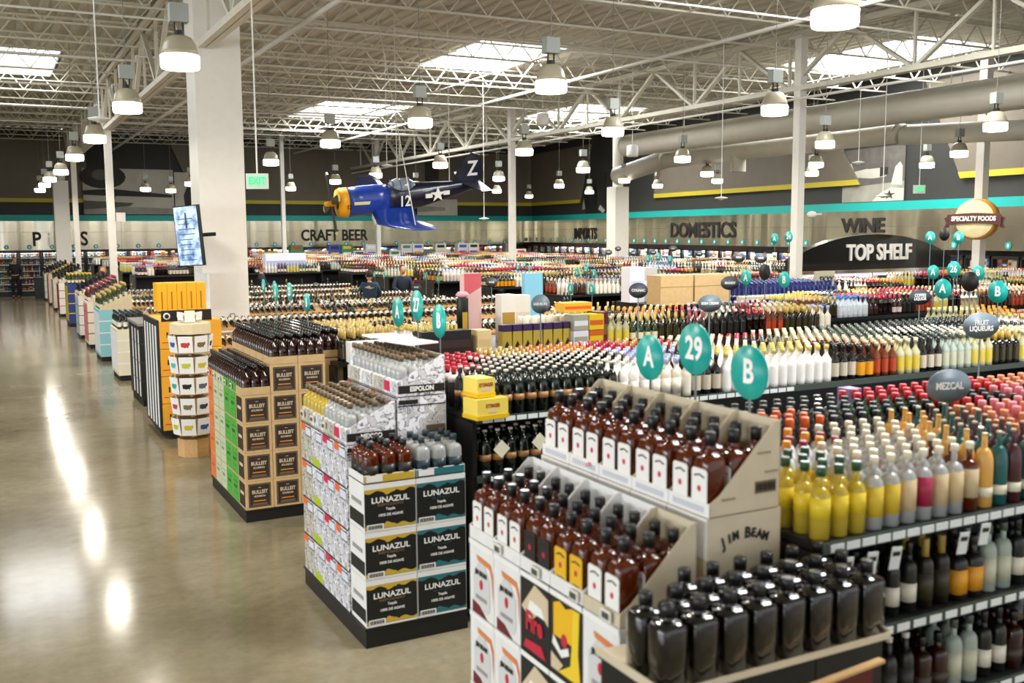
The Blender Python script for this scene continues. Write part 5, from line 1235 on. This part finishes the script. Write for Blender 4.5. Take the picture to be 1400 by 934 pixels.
# ================== top shelf room
t = thing('arched_sign', 'black arched top shelf sign with white lettering', 'sign')
X0, X1, Y0 = 16.82, 22.3, 17.75
pts = [(X0, Y0, 1.72)]
for i in range(25):
    a = i / 24; pts.append((X0 + (X1 - X0) * a, Y0, 1.98 + .6 * (1 - (2 * a - 1) ** 2) ** .8))
pts.append((X1, Y0, 1.72))
M_topblk = mat('satin_black_board', '121413', .3, coat=.3)
MB().prism(pts, (0, .25, 0)).build('arched_board', M_topblk, t)
MB().box(X0 - .05, X1 + .05, Y0 - .04, Y0 + .3, 1.64, 1.72).build('steel_ledge', M_chrome, t)
link('lettering', text_data('TOP SHELF', .54, .014, .02, M_whiteink, .86), t, ((X0 + X1) / 2 + .1, Y0 - .03, 2.12), RY)
b = thing('glass_front_cabinet', 'lit glass fronted cabinet wall below the top shelf sign', 'cabinet')
MB().box(X0, X1, 18.35, 18.4, 0, 1.64).build('back_panel', mat('white_laminate', 'dde4e6', .5), b)
for z in (.15, .55, .92, 1.28): MB().box(X0, X1, 17.9, 18.35, z - .02, z).box(X0, X1, 17.885, 17.9, z - .025, z + .012, 1).build('glass_shelf', [mat('shelf_glass', 'bcd0cc', .1, spec=.8), M_tag], b)
for x in np.linspace(X0, X1, 5): MB().box(x - .02, x + .02, 17.83, 17.89, 0, 1.64).build('post', M_chrome, b)
l = bpy.data.lights.new('cabinet_light', 'AREA'); l.shape = 'RECTANGLE'; l.size = 5.2; l.size_y = .08; l.energy = 45; l.color = (.9, .97, 1)
lo = bpy.data.objects.new('cabinet_light', l); COL.objects.link(lo); lo.location = ((X0 + X1) / 2, 18.0, 1.62)
rr = random.Random(77)
for z in (.92, 1.28):
    x = X0 + .08
    n = 0
    while x < X1 - .15:
        n += 1
        if rr.random() < .35:
            w = rr.uniform(.12, .3); c_ = rr.choice(['6aa0c0', 'd89aa8', '7a5aa8', 'e8dcb8', '2a5a9a', 'e0a020', '20242a', 'c8d8d0', 'd8b070'])
            MB().box(0, w, -.09, .09, 0, rr.uniform(.24, .32)).build('boxed_spirit', mat('case_' + c_, c_, .5), loc=(x, 18.08, z), label=f'boxed spirit on the {"upper" if z > 1 else "second"} glass shelf of the lit cabinet, {ordn(n)} along', cat='box', group='boxed spirits in the lit cabinet'); x += w + .03
        else:
            put(rr.choice(['gincl', 'redl', 'darkwh', 'olive', 'whcap', 'bluecap', 't_corka']), x + .05, 18.05, z, 'in the lit cabinet', 'second row' if z < 1 else 'top row', n); x += .12
# specialty foods sign: a round cheese with a banner, on the slim column
t = thing('cheese_wheel_sign', 'round cheese wheel sign with a brown specialty foods banner', 'sign', (21.35, 16.3, 2.93), (0, 0, -1.2))
MB().tube((0, .2, 0), (-.05, .5, 0), .03, 8).build('bracket', M_black, t)
MB().lathe([(.43, -.18), (.48, -.16), (.5, -.02), (.5, .16), (.46, .2)], 40, 0, axis='y').build('cheese_rim', mat('cheese_rind', 'c98a2c', .5), t)
MB().lathe([(0, -.2), (.44, -.19), (.455, -.17)], 40, 0, axis='y').build('cheese_face', mat('cheese_cream', 'efdfae', .55, noise=.08, nscale=9), t)
M_ban = mat('brown_banner', '5a2c26', .5)
bn = MB(); n = 14
for i in range(n):
    a0, a1 = -.62 + 1.24 * i / n, -.62 + 1.24 * (i + 1) / n
    z0, z1 = .05 * math.cos(a0 * 2.2), .05 * math.cos(a1 * 2.2)
    bn.prism([(a0, -.25, z0 - .15), (a1, -.25, z1 - .15), (a1, -.25, z1 + .1), (a0, -.25, z0 + .1)], (0, .03, 0))
bn.build('banner', M_ban, t)
for s in (-1, 1): MB().prism([(s * .58, -.2, -.2), (s * .7, -.2, -.22), (s * .65, -.2, -.08), (s * .7, -.2, .04), (s * .58, -.2, .06)], (0, .03, 0)).build('banner_tail', M_ban, t)
link('lettering', text_data('SPECIALTY FOODS', .155, .006, .012, M_whiteink, .78), t, (0, -.268, .01), RY)

# ================== television on the clad column
t = thing('television', 'wall television tilted off the side of the square clad column', 'television', (2.83, 16.2, 2.66), (.05, -.05, -1.08))
MB().box(-.29, .29, -.03, .03, -.47, .47).build('bezel', M_black, t)
sm = mat('screen_glow', '86a8cc', .2, emit=.55)
nt = sm.node_tree; tc = nt.nodes.new('ShaderNodeTexCoord'); n_ = nt.nodes.new('ShaderNodeTexNoise'); n_.inputs['Scale'].default_value = 7; n_.inputs['Detail'].default_value = 6
r2_ = nt.nodes.new('ShaderNodeValToRGB'); r2_.color_ramp.elements[0].position = .35; r2_.color_ramp.elements[0].color = (*lin('4a6a9c'), 1); r2_.color_ramp.elements[1].position = .62; r2_.color_ramp.elements[1].color = (*lin('b8cfe0'), 1)
nt.links.new(tc.outputs['Object'], n_.inputs['Vector']); nt.links.new(n_.outputs[0], r2_.inputs[0]); pb = nt.nodes['Principled BSDF']; nt.links.new(r2_.outputs[0], pb.inputs['Base Color']); nt.links.new(r2_.outputs[0], pb.inputs['Emission Color'])
s = MB().box(-.275, .275, -.033, -.03, -.455, .455).build('screen', sm, t)
mk = MB(); rr = random.Random(3)
for i in range(9): zz = -.38 + i * .08; mk.box(-.2, .2 - rr.random() * .15, -.035, -.033, zz, zz + .012)
mk.box(-.02, .02, -.035, -.033, .12, .36)
mk.build('screen_print', mat('screen_dark_print', '3a4a6a', .3, emit=.1), s)
MB().tube((0, .03, 0), (.2, .35, 0), .03, 8).build('bracket', M_black, t)
MB().box(-.18, .18, -.02, .02, -.3, .3).build('white_notice_board', M_card, loc=(3.1, 16.75, 1.75), rot=(0, 0, -1.2), label='white notice board on the column below the television', cat='board')

# ================== model fighter plane hanging from the roof
D = 19.5
cpos = Vector((0, 0, CAM_H)) + (CR * ((553 - 700) / FPX) - CU * ((269 - 467) / FPX) + CF) * D
hr = Vector((CR.x, CR.y, 0)).normalized(); hf = Vector((CF.x, CF.y, 0)).normalized()
head = (-hr * .9 - hf * .43).normalized(); port = Vector((-head.y, head.x, 0)); upv = Vector((0, 0, 1))
# nose slightly down in the picture, port wing slightly low
head = (head - upv * .1).normalized(); port = (port - upv * .33).normalized(); upv = head.cross(port).normalized(); port = upv.cross(head)
M_navy = mat('navy_plane_paint', '10162a', .3, coat=.3); M_bluep = mat('blue_plane_paint', '1c3d98', .3, coat=.4); M_yel = mat('yellow_cowl_paint', 'f0a818', .4)
P = thing('model_plane', 'dark blue model fighter plane with yellow nose and number 12', 'model plane')
P.matrix_world = Matrix.Translation(cpos) @ Matrix((head, port, upv)).transposed().to_4x4()
Ls = 1.62
def fus(x0, x1, prof, m, name):  # prof (x, ry, rz, zc)
    n = 20; vs = []; fs = []
    for x, ry, rz, zc in prof:
        for i in range(n):
            t_ = 2 * math.pi * i / n; vs.append((x, ry * math.cos(t_), zc + rz * math.sin(t_)))
    for j in range(len(prof) - 1):
        for i in range(n): fs.append((j * n + i, j * n + (i + 1) % n, (j + 1) * n + (i + 1) % n, (j + 1) * n + i))
    fs += [tuple(range(n))[::-1], tuple(range((len(prof) - 1) * n, len(prof) * n))]
    b = MB().add(vs, fs, 0, True); return b.build(name, m, P)
fus(0, 0, [(.35, .235, .28, 0), (.6, .245, .29, 0), (.9, .25, .29, 0), (1.18, .25, .285, 0)], M_bluep, 'engine_cowling')
fus(0, 0, [(1.18, .253, .288, 0), (1.3, .25, .283, 0), (1.36, .228, .258, 0)], M_yel, 'cowl_ring')
fus(0, 0, [(1.355, .215, .245, 0), (1.365, .0, .0, 0)], M_black, 'engine_face')
fus(0, 0, [(-1.62, .03, .06, .13), (-1.3, .07, .11, .1), (-.9, .12, .17, .06), (-.4, .19, .24, .02), (0, .23, .28, 0), (.36, .24, .29, 0)], M_navy, 'rear_fuselage')
MB().lathe([(.05, 1.37), (.055, 1.44), (.05, 1.5), (.04, 1.6), (0, 1.62)], 14, 0, axis='x').build('spinner', M_yel, P)
pr = MB
for k in range(4):
    a = math.radians(28 + 90 * k); dy, dz = math.cos(a), math.sin(a); ny, nz = -dz, dy
    w = .07
    bl = MB().prism([(1.46, dy * .06 - ny * .03, dz * .06 - nz * .03), (1.46, dy * .3 - ny * w, dz * .3 - nz * w), (1.46, dy * .55 - ny * w, dz * .55 - nz * w), (1.46, dy * .6, dz * .6), (1.46, dy * .55 + ny * w, dz * .55 + nz * w), (1.46, dy * .3 + ny * w, dz * .3 + nz * w), (1.46, dy * .06 + ny * .03, dz * .06 + nz * .03)], (.018, .0, 0)).build('propeller_blade', M_black, P)
    MB().prism([(1.455, dy * .55 - ny * w, dz * .55 - nz * w), (1.455, dy * .605, dz * .605), (1.455, dy * .55 + ny * w, dz * .55 + nz * w)], (.028, 0, 0)).build('yellow_tip', mat('tip_yellow', 'e6d878', .4), bl)
def wing(s):
    # gull wing: root drops, then rises to the tip; sections (y, xle, xte, z, thick)
    sec = [(.12, .72, -.12, -.14, .1), (.52, .74, -.1, -.33, .09), (1.1, .62, -.1, -.22, .065), (1.75, .42, -.02, -.08, .035), (1.88, .3, .08, -.05, .015)]
    vs, fs = [], []
    for y, a, b_, z, th in sec:
        for fx, fz in ((0, 0), (.12, .8), (.4, 1), (.75, .5), (1, 0), (.75, -.3), (.4, -.5), (.12, -.4)): vs.append((a + (b_ - a) * fx, s * y, z + fz * th / 2))
    for j in range(4):
        for i in range(8):
            f = (j * 8 + i, j * 8 + (i + 1) % 8, (j + 1) * 8 + (i + 1) % 8, (j + 1) * 8 + i); fs.append(f if s > 0 else f[::-1])
    fs.append(tuple(range(32, 40)) if s > 0 else tuple(range(39, 31, -1)))
    w_ = MB().add(vs, fs, 0, True).build('wing', M_bluep if s > 0 else mat('deep_navy_wing', '12204c', .3, coat=.3), P)
    if s > 0: MB().prism([(.765, .3, -.19), (.765, .5, -.26), (.765, .5, -.34), (.765, .3, -.27)], (.008, 0, 0)).build('intake_grille', M_whiteink, w_)
wing(1); wing(-1)
MB().prism([(-1.0, -.015, .2), (-1.55, -.015, .16), (-1.66, -.015, .3), (-1.6, -.015, .72), (-1.42, -.015, .78), (-1.22, -.015, .62)], (0, .03, 0)).build('tail_fin', M_navy, P)
for s in (-1, 1): MB().prism([(-1.2, s * .06, .16), (-1.35, s * .72, .17), (-1.55, s * .72, .17), (-1.6, s * .06, .16)], (0, 0, .025)).build('tailplane', M_navy, P)
MB().lathe([(0, -.3), (.1, -.24), (.17, -.1), (.18, .08), (.15, .2), (0, .4)], 14, 0, (.05, 0, .2), axis='x', sy=1.0).build('canopy', mat('canopy_glass', 'a8b4b4', .1, trans=.4, coat=.5), P)
cf = MB()
for x in (-.12, .08, .22): cf.lathe([(.186 if x < .2 else .155, -.008), (.186 if x < .2 else .155, .008)], 14, 0, (.05 + x, 0, .2), axis='x')
cf.build('canopy_frame', M_bluep, P)
RP = (math.pi / 2, 0, math.pi)   # lettering on the port side reads tail-ward
def side_text(s_, size, x, z, yo, m=M_whiteink): link('lettering', text_data(s_, size, size * .02, .002, m, .8), P, (x, yo, z), RP)
side_text('12', .3, .08, -.02, .245); side_text('Z', .42, -1.43, .45, .03, M_card); side_text('12', .12, 1.2, -.02, .262, M_ink)
star = [(-.62 + (.16 if i % 2 == 0 else .062) * math.cos(math.pi / 2 + i * math.pi / 5), .0, .05 + (.16 if i % 2 == 0 else .062) * math.sin(math.pi / 2 + i * math.pi / 5)) for i in range(10)]
MB().prism([(x, .205, z) for x, _, z in star], (0, .012, 0)).build('white_star', M_whiteink, P)
MB().box(-.5, -.36, .2, .23, .0, .08).build('star_bar', M_whiteink, P); MB().box(-.88, -.75, .16, .19, .02, .1).build('star_bar', M_whiteink, P)
MB().prism([(1.1, .255, .07), (.78, .262, .06), (.8, .262, 0), (1.1, .255, .01)], (0, .004, 0)).build('pale_flash', mat('pale_yellow', 'dfe0a0', .5), P)
mwP = P.matrix_world
for i, (lp, up) in enumerate((((.15, 0, .3), (.15, 0, 0)), ((-.95, 0, .2), (-.95, 0, 0)), ((.35, 1.5, -.06), (.6, .3, 0)))):
    a = mwP @ Vector(lp); b_ = mwP @ Vector(up); b_.z = 6.75
    MB().bar(a, b_, .012).build('suspension_wire', M_steel, label=['wire from the cockpit of the model plane to the roof', 'wire from the tail of the model plane to the roof', 'slanting wire from the near wing of the model plane'][i], cat='wire')

# ================== people
def person(x, y, face, top, trouser, hair, lb, pose='stand', scale=1.0, hat=None, z0=0.0):
    root = thing('person', lb, 'person', (x, y, z0), (0, 0, face))
    J = dict(pel=(0, 0, .95), che=(0, .0, 1.25), nk=(0, -.01, 1.47), hd=(0, -.02, 1.53), sl=(-.18, 0, 1.4), sr=(.18, 0, 1.4), el=(-.26, -.0, 1.12), er=(.26, 0, 1.12), wl=(-.2, -.16, .93), wr=(.2, -.16, .93), hl=(-.1, 0, .9), hr=(.1, 0, .9), kl=(-.11, -.02, .5), kr=(.11, -.02, .5), al=(-.11, .02, .09), ar=(.11, .02, .09), tl=(-.12, -.15, .03), tr=(.12, -.15, .03))
    if pose == 'reach': J['wl'] = (-.16, -.32, 1.08); J['wr'] = (.18, -.34, 1.06); J['el'] = (-.27, -.1, 1.14); J['er'] = (.27, -.1, 1.14)
    def skin_obj(name, names, edges, rad, m):
        me = bpy.data.meshes.new(name); me.from_pydata([J[n] for n in names], [(names.index(a), names.index(b_)) for a, b_ in edges], [])
        me.materials.append(m); o = link(name, me, root)
        sk = o.modifiers.new('skin', 'SKIN'); sk.use_smooth_shade = True
        for i, n in enumerate(names):
            r = rad[n]; me.skin_vertices[0].data[i].radius = r if isinstance(r, tuple) else (r, r)
        me.skin_vertices[0].data[0].use_root = True
        su = o.modifiers.new('sub', 'SUBSURF'); su.levels = 1; su.render_levels = 1
        return o
    # body (legs, torso, arms) as one surface dressed in the top's colour, trousers over it
    skin_obj('body', ['pel', 'che', 'nk', 'hd', 'sl', 'sr', 'el', 'er', 'wl', 'wr', 'hl', 'hr', 'kl', 'kr', 'al', 'ar', 'tl', 'tr'],
             [('pel', 'che'), ('che', 'nk'), ('nk', 'hd'), ('che', 'sl'), ('che', 'sr'), ('sl', 'el'), ('sr', 'er'), ('el', 'wl'), ('er', 'wr'), ('pel', 'hl'), ('pel', 'hr'), ('hl', 'kl'), ('hr', 'kr'), ('kl', 'al'), ('kr', 'ar'), ('al', 'tl'), ('ar', 'tr')],
             dict(pel=(.14, .1), che=(.15, .11), nk=.06, hd=.055, sl=.07, sr=.07, el=.045, er=.045, wl=.03, wr=.03, hl=.09, hr=.09, kl=.06, kr=.06, al=.04, ar=.04, tl=.035, tr=.035), M_skin)
    skin_obj('top', ['che', 'pel', 'nk', 'sl', 'sr', 'el', 'er', 'wl', 'wr'], [('che', 'pel'), ('che', 'nk'), ('che', 'sl'), ('che', 'sr'), ('sl', 'el'), ('sr', 'er'), ('el', 'wl'), ('er', 'wr')],
             dict(che=(.175, .135), pel=(.165, .125), nk=.075, sl=.085, sr=.085, el=.062, er=.062, wl=.042, wr=.042), mat('cloth_' + top, top, .8))
    skin_obj('trousers', ['pel', 'hl', 'hr', 'kl', 'kr', 'al', 'ar'], [('pel', 'hl'), ('pel', 'hr'), ('hl', 'kl'), ('hr', 'kr'), ('kl', 'al'), ('kr', 'ar')], dict(pel=(.15, .115), hl=.105, hr=.105, kl=.078, kr=.078, al=.06, ar=.06), mat('cloth_' + trouser, trouser, .8))
    for s in (-1, 1):
        sh = MB().lathe([(.045, 0), (.05, .03), (.035, .07)], 10, c=(s * .115, -.06, 0), sy=2.4).build('shoe', mat('shoe_leather', '1c1a18', .5), root)
        w_ = Vector(J['wl' if s < 0 else 'wr']); hb = MB()
        hb.tube(w_, w_ + Vector((0, -.07, -.04)), .028, 8, r2=.034)
        for f in range(4): p0 = w_ + Vector((-.024 + f * .016, -.07, -.04)); p1 = p0 + Vector((0, -.04 - .006 * (f in (1, 2)), -.025)); hb.tube(p0, p1, .008, 6); hb.tube(p1, p1 + Vector((0, -.012, -.028)), .0075, 6)
        hb.tube(w_ + Vector((-s * .025, -.03, -.02)), w_ + Vector((-s * .05, -.07, -.04)), .009, 6)
        hb.build('hand', M_skin, root)
    hd = MB().lathe([(.0, -.11), (.04, -.105), (.062, -.07), (.074, -.02), (.078, .03), (.07, .08), (.045, .115), (0, .13)], 16, 0, (0, -.02, 1.63), sy=1.2)
    hd.lathe([(0, -.02), (.012, -.012), (.014, 0), (.006, .03)], 8, 0, (0, -.118, 1.615))
    for s in (-1, 1): hd.lathe([(0, -.025), (.014, -.01), (.016, .01), (0, .028)], 8, 0, (s * .08, -.01, 1.625))
    hd = hd.build('head', M_skin, root)
    for s in (-1, 1): MB().lathe([(0, -.008), (.011, 0), (0, .008)], 8, 0, (s * .03, -.103, 1.645)).build('eye', M_ink, hd)
    MB().box(-.022, .022, -.108, -.1, 1.565, 1.572).build('mouth', mat('lip', '8a4a40', .5), hd)
    MB().lathe([(.083, -.05), (.088, 0), (.085, .05), (.06, .105), (0, .125)], 16, 0, (0, .002, 1.655), sy=1.18).build('hair', mat('hair_' + hair, hair, .7), root) if not hat else MB().lathe([(.09, .02), (.088, .06), (.07, .12), (0, .135)], 16, 0, (0, 0, 1.65), sy=1.15).box(-.06, .06, -.19, -.07, 1.665, 1.68).build('cap', mat('cloth_' + hat, hat, .8), root)
    root.scale = (scale,) * 3
    return root
person(1.05, 47.3, 0.0, '1c1a1a', '1a1a1c', '8a4030', 'person in dark jacket standing before the far coolers', scale=.98)
def pl(px, y): # floor position y metres in, on the line of sight that meets the person
    p = CR * ((px - 700) / FPX) + CF; return p.x / p.y * y, y
x_, y_ = pl(552, 25.7); person(x_, y_, -.2, '1a2230', '202428', '3a2418', 'person in dark patterned shirt facing the camera among the wine racks', 'reach', 1.02)
x_, y_ = pl(507, 23.4); person(x_, y_, 2.9, '1c3348', '202428', '2a1c14', 'person in navy top seen from behind among the wine racks', 'reach', 1.0)
x_, y_ = pl(360, 30.5); person(x_, y_, 1.2, '20262a', '202428', '5a3a28', 'person in dark top looking down beside the square clad column', 'reach', 1.0)
x_, y_ = pl(384, 33.8); person(x_, y_, 2.5, '3a4638', '2a2a28', '2a2018', 'person in olive top turned away behind the marker discs', 'reach', 1.02)
x_, y_ = pl(611, 25.4); person(x_, y_, 2.7, '1c2026', '202428', '8a8078', 'person in black top with pale hair turned away', 'reach', 1.0)
x_, y_ = pl(146, 30.4); person(x_, y_, -.3, '2a4858', '202428', 'a86a50', 'person in teal shirt between the two slim columns', 'reach', 1.0)
x_, y_ = pl(578, 25.5); person(x_, y_, -.3, 'b0482c', '202428', '3a2a20', 'person in rust red top behind the marker discs', 'reach', .98)

flush()
